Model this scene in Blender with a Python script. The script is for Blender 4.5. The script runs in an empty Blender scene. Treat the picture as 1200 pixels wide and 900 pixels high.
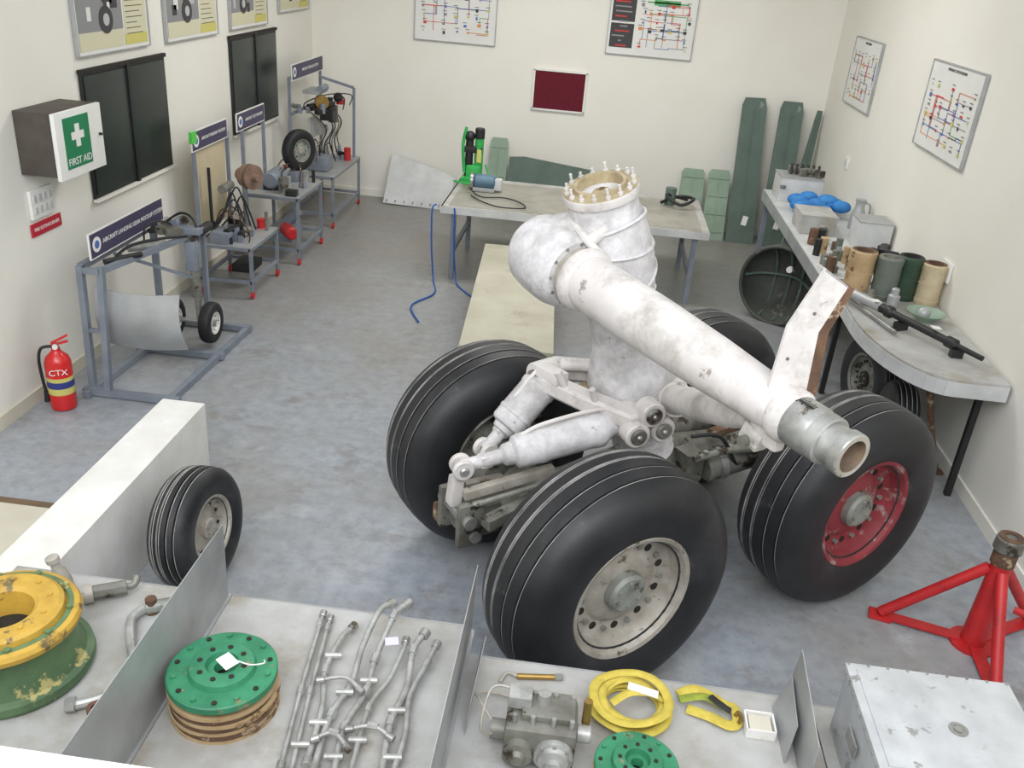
import bpy, bmesh, math, random
from mathutils import Vector, Matrix, Euler
random.seed(7)
PI=math.pi
# ---------------------------------------------------------------- materials
def C(r,g,b):
    def f(c):
        c/=255.0
        return c/12.92 if c<=0.04045 else ((c+0.055)/1.055)**2.4
    return (f(r),f(g),f(b),1)
_m={}
def mat(name,c1,c2=None,scale=6,rough=.6,metal=0,bump=0,c3=None,thr=.62,s3=9,det=6,wid=.04,coat=0,c4=None,thr4=.55,s4=2.5,w4=.2):
    if name in _m: return _m[name]
    m=bpy.data.materials.new(name);m.use_nodes=True
    nt=m.node_tree;N=nt.nodes;L=nt.links
    b=N['Principled BSDF'];b.inputs['Roughness'].default_value=rough;b.inputs['Metallic'].default_value=metal
    if coat: b.inputs['Coat Weight'].default_value=coat
    tc=N.new('ShaderNodeTexCoord')
    if c2 is None: c2=tuple(x*.86 for x in c1[:3])+(1,)
    n=N.new('ShaderNodeTexNoise');n.inputs['Scale'].default_value=scale;n.inputs['Detail'].default_value=det;n.inputs['Roughness'].default_value=.6
    L.new(tc.outputs['Object'],n.inputs['Vector'])
    r=N.new('ShaderNodeValToRGB');r.color_ramp.elements[0].position=.35;r.color_ramp.elements[1].position=.65
    r.color_ramp.elements[0].color=c1;r.color_ramp.elements[1].color=c2
    L.new(n.outputs['Fac'],r.inputs['Fac']);out=r.outputs['Color']
    def patch(out,col,th,sc,wd):
        n2=N.new('ShaderNodeTexNoise');n2.inputs['Scale'].default_value=sc;n2.inputs['Detail'].default_value=9;n2.inputs['Roughness'].default_value=.68
        L.new(tc.outputs['Object'],n2.inputs['Vector'])
        r2=N.new('ShaderNodeValToRGB');r2.color_ramp.elements[0].position=th;r2.color_ramp.elements[1].position=min(1,th+wd)
        L.new(n2.outputs['Fac'],r2.inputs['Fac'])
        mx=N.new('ShaderNodeMix');mx.data_type='RGBA';mx.inputs[7].default_value=col
        L.new(r2.outputs['Color'],mx.inputs[0]);L.new(out,mx.inputs[6]);return mx.outputs[2]
    if c4 is not None: out=patch(out,c4,thr4,s4,w4)
    if c3 is not None: out=patch(out,c3,thr,s3,wid)
    L.new(out,b.inputs['Base Color'])
    if bump:
        bp=N.new('ShaderNodeBump');bp.inputs['Strength'].default_value=bump;bp.inputs['Distance'].default_value=.01
        L.new(n.outputs['Fac'],bp.inputs['Height']);L.new(bp.outputs['Normal'],b.inputs['Normal'])
    _m[name]=m;return m
WALL=mat('wall_paint',C(235,233,225),C(231,228,219),1.2,.8)
WHITEP=mat('white_plaster',C(236,236,234),C(220,218,213),3,.8,c3=C(160,152,140),thr=.62,s3=5,wid=.1)
RUB=mat('tyre_rubber',C(26,27,30),C(40,41,44),4,.5,c3=C(130,128,124),thr=.65,s3=4.5,wid=.2,bump=.1,c4=C(64,64,65),thr4=.52,s4=2.2)
RUB2=mat('small_tyre_rubber',C(24,24,26),C(34,34,36),9,.6)
GROOVE=mat('groove_chalk',C(190,188,184),C(110,110,110),5,.8)
GROOVED=mat('groove_shadow',C(14,14,15),C(20,20,21),5,.8)
WPAINT=mat('peeling_white_paint',C(220,216,214),C(202,197,194),3,.5,c3=C(148,142,134),thr=.62,s3=9,wid=.05,bump=.2,c4=C(170,164,157),thr4=.49,s4=5)
WWRAP=mat('white_wrapped_paint',C(220,218,220),C(190,188,190),14,.55,bump=.7,c3=C(120,117,112),thr=.63,s3=12,wid=.06,c4=C(166,163,160),thr4=.49,s4=4)
RIMG=mat('dusty_rim_grey',C(188,183,174),C(158,151,140),9,.55,.2,c3=C(105,92,76),thr=.60,s3=12)
RIMR=mat('faded_red_rim',C(150,56,64),C(126,48,54),6,.6,c3=C(164,146,142),thr=.56,s3=9,wid=.1)
HUB=mat('hub_grey',C(160,164,158),C(128,130,122),10,.5,.3,c3=C(90,80,68),thr=.60,s3=16)
GREASE=mat('greasy_grey_metal',C(140,140,132),C(98,96,88),7,.5,.3,c3=C(58,50,40),thr=.56,s3=8)
DARK=mat('dark_recess',C(32,30,28),C(45,40,36),8,.8)
RUST=mat('rust',C(112,84,64),C(80,60,48),12,.85,c3=C(170,150,125),thr=.58)
BORE=mat('dull_bore',C(132,112,92),C(96,82,70),12,.7)
TAN=mat('tan_primer',C(180,166,134),C(146,130,98),10,.7,c3=C(95,80,55),thr=.58)
STEEL=mat('bright_steel',C(182,183,180),C(140,140,136),8,.32,.55,c3=C(100,90,76),thr=.62)
ALU=mat('aluminium_sheet',C(180,183,185),C(158,160,160),3,.45,.3,c3=C(128,124,115),thr=.64,s3=3,wid=.15)
ALUD=mat('dusty_aluminium',C(188,189,188),C(166,164,159),4,.6,.1,c3=C(148,136,116),thr=.51,s3=3,wid=.22)
TABT=mat('dull_table_sheet',C(164,162,153),C(142,139,128),3,.5,.1,c3=C(112,100,82),thr=.6,s3=3,wid=.15)
ALUW=mat('white_aluminium',C(210,212,212),C(190,192,192),4,.5,.1)
ZINC=mat('zinc_pipe',C(188,189,187),C(152,152,148),15,.42,.35)
FRAMEG=mat('grey_frame_paint',C(134,141,152),C(118,125,136),6,.5)
GREEN=mat('green_paint',C(58,140,102),C(44,116,84),9,.5,c3=C(136,128,100),thr=.60,s3=14)
SAGE=mat('sage_primer',C(94,112,103),C(80,98,89),3,.6,c3=C(130,142,134),thr=.62,s3=5)
SAGEL=mat('light_sage_primer',C(148,168,150),C(128,150,132),3,.6)
DGREEN=mat('dark_green_paint',C(52,76,58),C(42,62,48),4,.5)
SHELL=mat('dark_shell',C(76,79,73),C(58,60,56),5,.6,c3=C(116,116,102),thr=.6,s3=6,wid=.1)
YELP=mat('yellow_paint',C(204,166,68),C(172,138,56),7,.55,c3=C(110,96,64),thr=.57,s3=8)
OLIVE=mat('olive_green_rim',C(100,128,88),C(74,100,70),6,.5,c3=C(176,166,110),thr=.6,s3=7)
REDP=mat('red_paint',C(200,44,46),C(176,34,38),6,.45,c3=C(120,40,36),thr=.66,s3=12)
EXTR=mat('extinguisher_red',C(214,34,32),C(200,26,26),6,.3,coat=.4)
BLACK=mat('black_plastic',C(28,28,30),C(36,36,38),8,.5)
BOARD=mat('dark_green_glass',C(42,52,48),C(34,42,40),3,.35)
MAROON=mat('maroon_felt',C(104,18,38),C(92,14,34),30,.9)
WHITE=mat('white_plastic',C(236,236,232),C(228,228,224),4,.5)
PAPER=mat('poster_paper',C(230,230,226),C(222,222,218),2,.6)
CREAM=mat('cream_board',C(190,187,170),C(172,168,150),2,.6,c3=C(150,142,124),thr=.58,s3=3,wid=.15)
PURP=mat('sign_navy',C(70,64,92),C(64,58,86),4,.5)
BLUE=mat('blue_cloth',C(60,140,205),C(40,110,180),8,.7)
BLUEW=mat('blue_wire',C(40,90,170),None,8,.5)
STRAP=mat('yellow_webbing',C(206,188,84),C(184,166,68),25,.8)
ORANGE=mat('orange_tan_filter',C(196,170,132),C(168,140,102),8,.7,c3=C(110,80,55),thr=.58)
BRN=mat('brown_trim',C(120,98,76),C(100,82,64),6,.7)
BEIGE=mat('beige_floor',C(210,205,190),C(200,195,178),3,.7)
BBOX=mat('cabinet_dark',C(84,78,70),C(68,62,56),5,.6)
GRN=mat('first_aid_green',C(20,130,84),C(18,122,78),4,.5)
CRED=mat('sign_red',C(190,40,60),C(180,36,54),4,.5)
def flat(n,r,g,b): return mat(n,C(r,g,b),C(r,g,b),4,.7)
PR=flat('print_red',205,60,60);PB=flat('print_blue',80,110,180);PG=flat('print_green',90,165,100);PK=flat('print_dark',66,64,66);PY=flat('print_yellow',204,196,112);PGY=flat('print_grey',140,140,142);PO=flat('print_orange',220,140,70);PC=flat('print_cream',210,206,178);PGL=flat('print_light_grey',184,186,188)
BRASS=mat('brass',C(170,140,80),C(140,112,64),10,.4,.7)
def floor_mat():
    m=bpy.data.materials.new('vinyl_floor');m.use_nodes=True;nt=m.node_tree;N=nt.nodes;L=nt.links;b=N['Principled BSDF']
    tc=N.new('ShaderNodeTexCoord')
    def noise(s,d=6,ro=.6,vec=None):
        n=N.new('ShaderNodeTexNoise');n.inputs['Scale'].default_value=s;n.inputs['Detail'].default_value=d;n.inputs['Roughness'].default_value=ro
        L.new(vec if vec else tc.outputs['Object'],n.inputs['Vector']);return n.outputs['Fac']
    def ramp(f,p0,c0,p1,c1):
        r=N.new('ShaderNodeValToRGB');e=r.color_ramp.elements;e[0].position=p0;e[1].position=p1;e[0].color=c0;e[1].color=c1
        L.new(f,r.inputs['Fac']);return r.outputs['Color']
    def mix(f,a,c):
        x=N.new('ShaderNodeMix');x.data_type='RGBA';L.new(f,x.inputs[0]);L.new(a,x.inputs[6])
        if isinstance(c,tuple): x.inputs[7].default_value=c
        else: L.new(c,x.inputs[7])
        return x.outputs[2]
    base=ramp(noise(11,6,.62),.36,C(146,153,163),.64,C(168,174,182))
    k0=(0,0,0,1)
    base=mix(ramp(noise(.8,5),.42,k0,.66,(.6,.6,.6,1)),base,C(142,137,128))
    base=mix(ramp(noise(2.6,9,.7),.55,k0,.70,(.6,.6,.6,1)),base,C(116,107,94))
    base=mix(ramp(noise(2.1,9,.7),.30,(.5,.5,.5,1),.42,k0),base,C(190,194,200))
    base=mix(ramp(noise(24,4,.7),.62,k0,.72,(.5,.5,.5,1)),base,C(108,104,96))
    mp=N.new('ShaderNodeMapping');mp.inputs['Rotation'].default_value=(0,0,.6);mp.inputs['Scale'].default_value=(1.2,9,1);L.new(tc.outputs['Object'],mp.inputs['Vector'])
    base=mix(ramp(noise(1.5,7,.65,mp.outputs['Vector']),.60,k0,.72,(.35,.35,.35,1)),base,C(112,106,96))
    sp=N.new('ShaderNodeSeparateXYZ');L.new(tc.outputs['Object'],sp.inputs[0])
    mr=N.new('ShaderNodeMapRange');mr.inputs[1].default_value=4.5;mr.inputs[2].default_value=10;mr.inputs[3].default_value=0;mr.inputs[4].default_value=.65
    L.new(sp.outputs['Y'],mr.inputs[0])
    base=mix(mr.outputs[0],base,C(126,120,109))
    L.new(base,b.inputs['Base Color']);b.inputs['Roughness'].default_value=.36
    return m
FLOOR=floor_mat()
# ---------------------------------------------------------------- mesh builder
class M:
    def __init__(s,name,loc=(0,0,0),rz=0,rot=None,parent=None):
        s.name=name;s.loc=loc;s.rot=rot if rot else (0,0,rz);s.v=[];s.f=[];s.mi=[];s.ms=[];s.parent=parent
    def idx(s,m):
        if m not in s.ms: s.ms.append(m)
        return s.ms.index(m)
    def add(s,vs,fs,m):
        o=len(s.v);s.v+= [tuple(v) for v in vs]
        for i,f in enumerate(fs):
            s.f.append([o+k for k in f]);s.mi.append(s.idx(m[i] if isinstance(m,list) else m))
    def box(s,c,d,m,rot=(0,0,0),bev=0):
        bm=bmesh.new();bmesh.ops.create_cube(bm,size=1)
        bmesh.ops.scale(bm,vec=d,verts=bm.verts)
        if bev: bmesh.ops.bevel(bm,geom=bm.edges[:],offset=bev,segments=2,profile=.7,affect='EDGES')
        R=Euler(rot).to_matrix();bm.verts.index_update()
        vs=[R@v.co+Vector(c) for v in bm.verts];fs=[[v.index for v in f.verts] for f in bm.faces];bm.free()
        s.add(vs,fs,m)
    def lathe(s,o,ax,prof,m,seg=32,cap=True):
        o=Vector(o);q=Vector(ax).normalized().to_track_quat('Z','Y')
        vs=[];rings=[]
        for t,r in prof:
            if r<1e-6: rings.append([len(vs)]);vs.append(o+q@Vector((0,0,t)))
            else:
                k=len(vs);rings.append(list(range(k,k+seg)))
                for i in range(seg):
                    a=2*PI*i/seg;vs.append(o+q@Vector((r*math.cos(a),r*math.sin(a),t)))
        fs=[];mm=[]
        for j in range(len(rings)-1):
            a,b=rings[j],rings[j+1];mj=m(j) if callable(m) else m
            if len(a)==1 and len(b)==1: continue
            for i in range(seg):
                k=(i+1)%seg
                if len(a)==1: fs.append([a[0],b[k],b[i]])
                elif len(b)==1: fs.append([a[i],a[k],b[0]])
                else: fs.append([a[i],a[k],b[k],b[i]])
                mm.append(mj)
        if cap:
            m0=m(0) if callable(m) else m
            if len(rings[0])>1: fs.append(rings[0][::-1]);mm.append(m0)
            if len(rings[-1])>1: fs.append(rings[-1]);mm.append(m0)
        s.add(vs,fs,mm)
    def cyl(s,p0,p1,r0,m,r1=None,seg=20,bev=0):
        p0=Vector(p0);p1=Vector(p1);L=(p1-p0).length;r1=r0 if r1 is None else r1
        if bev: s.lathe(p0,p1-p0,[(0,r0-bev),(bev,r0),(L-bev,r1),(L,r1-bev)],m,seg)
        else: s.lathe(p0,p1-p0,[(0,r0),(L,r1)],m,seg)
    def ring(s,o,ax,ro,ri,h,m,seg=32):
        s.lathe(o,ax,[(0,ri),(0,ro),(h,ro),(h,ri),(0,ri)],m,seg,cap=False)
    def sph(s,c,r,m,sc=(1,1,1),seg=20,rot=(0,0,0)):
        vs=[];n=seg//2;R=Euler(rot).to_matrix();c=Vector(c);fs=[]
        for j in range(n+1):
            a=PI*j/n
            for i in range(seg):
                b=2*PI*i/seg;vs.append(c+R@Vector((r*sc[0]*math.sin(a)*math.cos(b),r*sc[1]*math.sin(a)*math.sin(b),r*sc[2]*math.cos(a))))
        for j in range(n):
            for i in range(seg):
                k=(i+1)%seg;q=[j*seg+i,(j+1)*seg+i,(j+1)*seg+k,j*seg+k]
                if j==0:q=[q[0],q[1],q[2]]
                elif j==n-1:q=[q[0],q[1],q[3]]
                fs.append(q)
        s.add(vs,fs,m)
    def tube(s,pts,r,m,seg=10,sub=6,closed=False,flat=None):
        P=[Vector(p) for p in pts];rr=r if isinstance(r,list) else [r]*len(P);Q=[];RR=[]
        if sub>1 and len(P)>2:
            n=len(P);rng=range(n if closed else n-1)
            for i in rng:
                g=(lambda k:P[k%n]) if closed else (lambda k:P[max(0,min(n-1,k))])
                p0,p1,p2,p3=g(i-1),g(i),g(i+1),g(i+2)
                for k in range(sub):
                    t=k/sub;Q.append(.5*((2*p1)+(p2-p0)*t+(2*p0-5*p1+4*p2-p3)*t*t+(3*p1-p0-3*p2+p3)*t**3));RR.append(rr[i]*(1-t)+rr[(i+1)%n]*t)
            if not closed:Q.append(P[-1]);RR.append(rr[-1])
        else:Q=P;RR=rr
        n=len(Q);vs=[];fs=[];up=Vector((0,0,1));prev=None
        for i,p in enumerate(Q):
            d=(Q[(i+1)%n]-Q[i-1]) if closed else (Q[min(n-1,i+1)]-Q[max(0,i-1)])
            if d.length<1e-9:d=Vector((0,0,1))
            d.normalize()
            if prev is None:
                a=up.cross(d) if abs(d.z)<.95 else Vector((1,0,0)).cross(d)
            else: a=prev-d*prev.dot(d)
            a.normalize();prev=a;b=d.cross(a)
            for k in range(seg):
                t=2*PI*k/seg
                if flat: vs.append(p+a*(flat[0]*math.cos(t))+b*(flat[1]*math.sin(t)))
                else: vs.append(p+a*(RR[i]*math.cos(t))+b*(RR[i]*math.sin(t)))
        for i in range(n if closed else n-1):
            j=(i+1)%n
            for k in range(seg):
                l=(k+1)%seg;fs.append([i*seg+k,i*seg+l,j*seg+l,j*seg+k])
        if not closed:
            fs.append(list(range(seg))[::-1]);fs.append([(n-1)*seg+k for k in range(seg)])
        s.add(vs,fs,m)
    def poly(s,pts,th,m):
        n=len(pts);th=Vector(th);vs=[Vector(p) for p in pts]+[Vector(p)+th for p in pts]
        fs=[list(range(n))[::-1],list(range(n,2*n))]+[[i,(i+1)%n,n+(i+1)%n,n+i] for i in range(n)]
        s.add(vs,fs,m)
    def frame(s,outer,inner,zf,th,ch,m):
        """cast frame: matched outer/inner 2D loops, height zf(x,y), thickness th, chamfer ch"""
        n=len(outer);L=[];cx=sum(p[0] for p in outer)/n;cy=sum(p[1] for p in outer)/n
        def lp(P,k,dz):
            r=[]
            for (x,y) in P:
                vx,vy=x-cx,y-cy;l=math.hypot(vx,vy);r.append(Vector((x+vx/l*k,y+vy/l*k,zf(x,y)+dz)))
            return r
        loops=[lp(outer,-ch,th/2),lp(outer,0,th/2-ch),lp(outer,0,-th/2+ch),lp(outer,-ch,-th/2),lp(inner,ch,-th/2),lp(inner,0,-th/2+ch),lp(inner,0,th/2-ch),lp(inner,ch,th/2)]
        vs=[v for l in loops for v in l];fs=[]
        for j in range(8):
            k=(j+1)%8
            for i in range(n): fs.append([j*n+i,j*n+(i+1)%n,k*n+(i+1)%n,k*n+i])
        s.add(vs,fs,m)
    def sheet(s,fn,nu,nv,th,m):
        vs=[Vector(fn(i/nu,j/nv)) for i in range(nu+1) for j in range(nv+1)];k=len(vs)
        t=Vector(th);vs=vs+[v+t for v in vs];I=lambda i,j:i*(nv+1)+j;fs=[]
        for i in range(nu):
            for j in range(nv):
                fs.append([I(i,j),I(i+1,j),I(i+1,j+1),I(i,j+1)]);fs.append([k+I(i,j),k+I(i,j+1),k+I(i+1,j+1),k+I(i+1,j)])
        for i in range(nu):
            fs.append([I(i,0),k+I(i,0),k+I(i+1,0),I(i+1,0)]);fs.append([I(i,nv),I(i+1,nv),k+I(i+1,nv),k+I(i,nv)])
        for j in range(nv):
            fs.append([I(0,j),I(0,j+1),k+I(0,j+1),k+I(0,j)]);fs.append([I(nu,j),k+I(nu,j),k+I(nu,j+1),I(nu,j+1)])
        s.add(vs,fs,m)
    def text(s,t,pos,size,m,rot=(PI/2,0,0),align='CENTER'):
        cu=bpy.data.curves.new('t','FONT');cu.body=t;cu.size=size;cu.extrude=.0008;cu.align_x=align;cu.align_y='CENTER'
        o=bpy.data.objects.new('t',cu);bpy.context.collection.objects.link(o)
        dg=bpy.context.evaluated_depsgraph_get();me=bpy.data.meshes.new_from_object(o.evaluated_get(dg))
        R=Euler(rot).to_matrix()
        s.add([R@v.co+Vector(pos) for v in me.vertices],[list(p.vertices) for p in me.polygons],m)
        bpy.data.objects.remove(o);bpy.data.curves.remove(cu);bpy.data.meshes.remove(me)
    def done(s,ang=35,recalc=True):
        me=bpy.data.meshes.new(s.name);me.from_pydata(s.v,[],s.f)
        for m in s.ms: me.materials.append(m)
        me.polygons.foreach_set('material_index',s.mi)
        me.polygons.foreach_set('use_smooth',[True]*len(s.f));me.update()
        if recalc:
            bm=bmesh.new();bm.from_mesh(me);bmesh.ops.recalc_face_normals(bm,faces=bm.faces);bm.to_mesh(me);bm.free()
        me.set_sharp_from_angle(angle=math.radians(ang))
        o=bpy.data.objects.new(s.name,me);bpy.context.collection.objects.link(o)
        o.location=s.loc;o.rotation_euler=s.rot
        if s.parent: o.parent=s.parent
        return o
def empty(name,loc=(0,0,0),rz=0):
    e=bpy.data.objects.new(name,None);e.location=loc;e.rotation_euler=(0,0,rz);e.empty_display_size=.1
    bpy.context.collection.objects.link(e);return e
# ---------------------------------------------------------------- room
XL,XR,YB,YF,ZT=-3.8,2.84,12.1,1.0,4.6
def slab(n,c,d,m):
    a=M(n,c);a.box((0,0,0),d,m);return a.done()
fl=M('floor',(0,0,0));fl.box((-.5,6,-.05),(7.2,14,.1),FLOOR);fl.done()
slab('wall_left',(XL-.1,6.1,2.3),(.2,12.2,4.6),WALL)
slab('wall_right',(XR+.1,6.1,2.3),(.2,12.2,4.6),WALL)
slab('wall_back',((XL+XR)/2,YB+.1,2.3),(XR-XL+.4,.2,4.6),WALL)
slab('baseboard_left',(XL+.008,8.15,.05),(.016,7.9,.1),BEIGE)
slab('baseboard_right',(XR-.008,7.0,.05),(.016,10.2,.1),WALL)
slab('baseboard_back',((XL+XR)/2,YB-.008,.05),(XR-XL,.016,.1),WALL)
slab('trim_1',(-3.15,4.17,.02),(1.3,.07,.04),BRN)
slab('floor_landing',(-3.15,3.1,.025),(1.3,2.07,.05),BEIGE)
slab('wall_front',((XL+XR)/2,1.01,.9),(XR-XL,.2,1.8),WHITEP)
pw=M('wall_partition',(-2.33,0,0));pw.box((0,3.0,.28),(.27,3.4,.56),WHITEP,bev=.01);pw.done()
# ---------------------------------------------------------------- wheels
def tire(m,c,ax,R,W,rim,RB=RUB,grooves=True,seg=64):
    P=[(-.36*W,rim*.9),(-.40*W,rim*1.0),(-.46*W,rim*1.10),(-.495*W,rim+(R-rim)*.45),(-.488*W,rim+(R-rim)*.60),(-.465*W,R*.87),(-.42*W,R*.925),(-.365*W,R*.96)]
    mid=[]
    if grooves:
        for g in (-.26,-.09):
            rr=R*(.987 if g<-.2 else 1)
            mid+=[(g*W-.010,rr),(g*W-.008,rr-.010),(g*W+.004,rr-.010),(g*W+.006,rr)]
    else: mid=[(-.2*W,R*.99),(0,R)]
    P+=mid;full=P+[(-t,r) for t,r in P[::-1] if not (t==0)]
    gl,gd=set(),set()
    if grooves:
        n=len(full)
        for k in (8,12):
            gd.add(k+1);gd.add(n-2-(k+1));gl.add(k);gl.add(n-2-k)
    m.lathe(c,ax,full,lambda j:GROOVE if j in gl else (GROOVED if j in gd else RB),seg,cap=False)
    if grooves:
        for g in (-.26,-.09,.09,.26):
            rr=R*(.987 if abs(g)>.2 else 1);q=1 if g>0 else -1
            m.lathe(c,ax,[(g*W+.0055,rr+.0006),(g*W+.0095,rr+.0006)],GROOVE,seg,cap=False)
def rimface(m,c,ax,W,rim,RM,HM,big=True,seg=40):
    P=[(.30*W,rim*.93),(.42*W,rim*1.05),(.435*W,rim*1.03),(.42*W,rim*.97),(.36*W,rim*.92),(.25*W,rim*.88),(.21*W,rim*.80),(.20*W,rim*.62),(.24*W,rim*.52),(.25*W,rim*.36)]
    m.lathe(c,ax,P+[(.25*W,0)],RM,seg,cap=False)
    m.lathe(c,ax,[(.22*W,rim*.34),(.33*W,rim*.32),(.36*W,rim*.27),(.36*W,rim*.12),(.35*W,0)],HM,28,cap=False)
    c=Vector(c);q=Vector(ax).normalized().to_track_quat('Z','Y')
    nb=20 if big else 8
    for i in range(nb):
        a=2*PI*i/nb
        p=c+q@Vector((rim*.71*math.cos(a),rim*.71*math.sin(a),.20*W));d=q@Vector((0,0,1))
        if i%2==0: m.cyl(p-d*.01,p+d*.022,rim*.045,HM,seg=6)
        else: m.cyl(p-d*.01,p+d*.004,rim*.065,DARK,seg=14)
    for i in range(6):
        a=2*PI*(i+.5)/6
        p=c+q@Vector((rim*.2*math.cos(a),rim*.2*math.sin(a),.36*W));d=q@Vector((0,0,1))
        m.cyl(p-d*.005,p+d*.008,rim*.03,STEEL,seg=6)
# ---------------------------------------------------------------- landing gear (main subject)
G=empty('aircraft_landing_gear',(.507,4.47,0),math.radians(36.3))
WA,WBB,TN,TF,RT,WT,RR=-.765,.825,-.68,.60,.605,.465,.315
for nm,x,y,rm in (('wheel_1',WA-.015,TN-.02,RIMG),('wheel_2',WBB,TN+.005,RIMR),('wheel_3',WA+.075,TF+.015,RIMG),('wheel_4',WBB+.05,TF,RIMG)):
    w=M(nm,(x,y,RT),parent=G);s=-1 if y<0 else 1
    tire(w,(0,0,0),(0,s,0),RT,WT,RR)
    rimface(w,(0,0,0),(0,s,0),WT,RR,rm,HUB)
    bm_=RUST if nm=='wheel_4' else GREASE
    w.lathe((0,0,0),(0,-s,0),[(.0,RR*.95),(.40*WT,RR*1.02),(.42*WT,RR*.98),(.3*WT,RR*.85),(.3*WT,RR*.75),(.5*WT,RR*.7),(.52*WT,RR*.6),(.52*WT,0)],bm_,32,cap=False)
    for i in range(8):
        a=2*PI*i/8;w.cyl((RR*.55*math.cos(a),-s*.5*WT,RR*.55*math.sin(a)),(RR*.55*math.cos(a),-s*.6*WT,RR*.55*math.sin(a)),.03,bm_,seg=10)
    w.done()
b=M('bogie_beam',parent=G)
b.lathe((-1.05,0,.62),(1,0,0),[(0,.09),(.03,.11),(.5,.12),(.75,.15),(1.0,.17),(1.3,.15),(1.6,.12),(2.0,.11),(2.03,.09)],GREASE,28)
for x in (WA,WBB):
    b.cyl((x,-.5,RT),(x,.5,RT),.085,GREASE,seg=24)
    b.cyl((x,-.16,RT),(x,.16,RT),.14,GREASE,seg=24,bev=.02)
    for s in (-1,1):
        b.lathe((x,s*.2,RT),(0,s,0),[(0,.1),(.02,.19),(.1,.2),(.12,.12)],GREASE,28)
        b.tube([(x*.75,s*.09,.66),(x*.8,s*.22,.78),(x,s*.3,.80),(x,s*.36,.72)],.012,BLACK)
b.box((-1.12,0,.62),(.2,.2,.18),GREASE,bev=.02)
b.box((-1.20,-.10,.63),(.14,.04,.24),GREASE,bev=.012);b.box((-1.20,.10,.63),(.14,.04,.24),GREASE,bev=.012)
b.cyl((-1.22,-.15,.66),(-1.22,.15,.66),.035,STEEL);b.cyl((-1.18,-.14,.56),(-1.18,.14,.56),.03,STEEL)
b.box((-1.02,-.2,.72),(.34,.07,.06),GREASE,rot=(0,-.1,.15),bev=.01);b.box((-.97,-.07,.80),(.5,.05,.05),RIMG,rot=(0,-.12,-.1),bev=.01)
b.box((-1.15,.16,.55),(.22,.07,.1),RUST,bev=.015);b.box((-1.0,.17,.66),(.3,.05,.05),RIMG,rot=(0,.1,.1),bev=.01)
b.box((-1.24,0,.78),(.06,.07,.16),WPAINT,rot=(0,.1,0),bev=.015)
b.tube([(-1.2,-.12,.75),(-1.0,-.17,.8),(-.7,-.2,.85),(-.4,-.2,.95)],.016,GREASE)
b.tube([(.1,-.25,.78),(.3,-.3,.82),(.5,-.3,.78),(.7,-.3,.8)],.02,GREASE);b.tube([(.1,-.2,.9),(.25,-.27,.9),(.4,-.3,.7),(.6,-.25,.74)],.012,BLACK)
b.cyl((.22,-.22,.68),(.60,-.25,.72),.08,GREASE,bev=.01);b.cyl((.30,-.22,.685),(.34,-.225,.69),.09,STEEL);b.cyl((.3,.2,.7),(.65,.2,.72),.07,GREASE)
b.box((.14,-.17,.7),(.12,.14,.18),GREASE,bev=.02);b.box((.45,-.1,.82),(.26,.06,.04),RUST,rot=(0,.1,.2),bev=.008)
for k in range(5): b.cyl((.16+.09*k,-.27,.80),(.16+.09*k,-.27,.83),.016,STEEL,seg=6)
b.done()
st=M('shock_strut',parent=G)
B0=Vector((.02,0,.55));H0=Vector((-.565,0,2.25));A=(H0-B0).normalized();LS=(H0-B0).length
def SP(z): return B0+A*((z-B0.z)/A.z)
def sL(z): return (z-B0.z)/A.z
st.lathe(B0,A,[(0,.12),(.05,.17),(.14,.18),(.2,.16)],GREASE,28)
boot=[]
for i in range(15):
    boot.append((.2+i*.018,.168 if i%2 else .15))
st.lathe(B0,A,boot,WWRAP,32)
st.lathe(B0,A,[(.42,.13),(.50,.13)],GREASE,24)
z=sL
col=[(z(1.04),.13),(z(1.05),.19),(z(1.10),.21),(z(1.18),.232),(z(1.26),.24),(z(1.34),.21),(z(1.42),.178),(z(1.52),.165),(z(1.66),.172),(z(1.76),.19),(z(1.9),.205),(z(2.03),.195),(z(2.11),.178),(z(2.15),.168),(LS-.02,.16)]
st.lathe(B0,A,col,WWRAP,40)
st.lathe(B0,A,[(LS-.03,.14),(LS-.03,.178),(LS,.183),(LS+.012,.178),(LS+.012,.118),(LS-.01,.108),(LS-.06,.10),(LS-.06,0)],lambda j:WPAINT if j<3 else TAN,40,cap=False)
st.lathe(B0,A,[(LS+.010,.128),(LS+.03,.124),(LS+.03,.108),(LS-.05,.10)],TAN,36,cap=False)
st.lathe(B0,A,[(LS-.05,.10),(LS-.04,.045),(LS-.01,.04),(LS-.01,0)],TAN,24,cap=False)
qa=A.to_track_quat('Z','Y')
for i in range(16):
    a=2*PI*i/16;p=H0+qa@Vector((.158*math.cos(a),.158*math.sin(a),0))
    st.cyl(p,p+A*(.042 if i%3 else .06),.007,WPAINT,seg=8);st.cyl(p+A*.01,p+A*.024,.013,WPAINT,seg=6)
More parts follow.
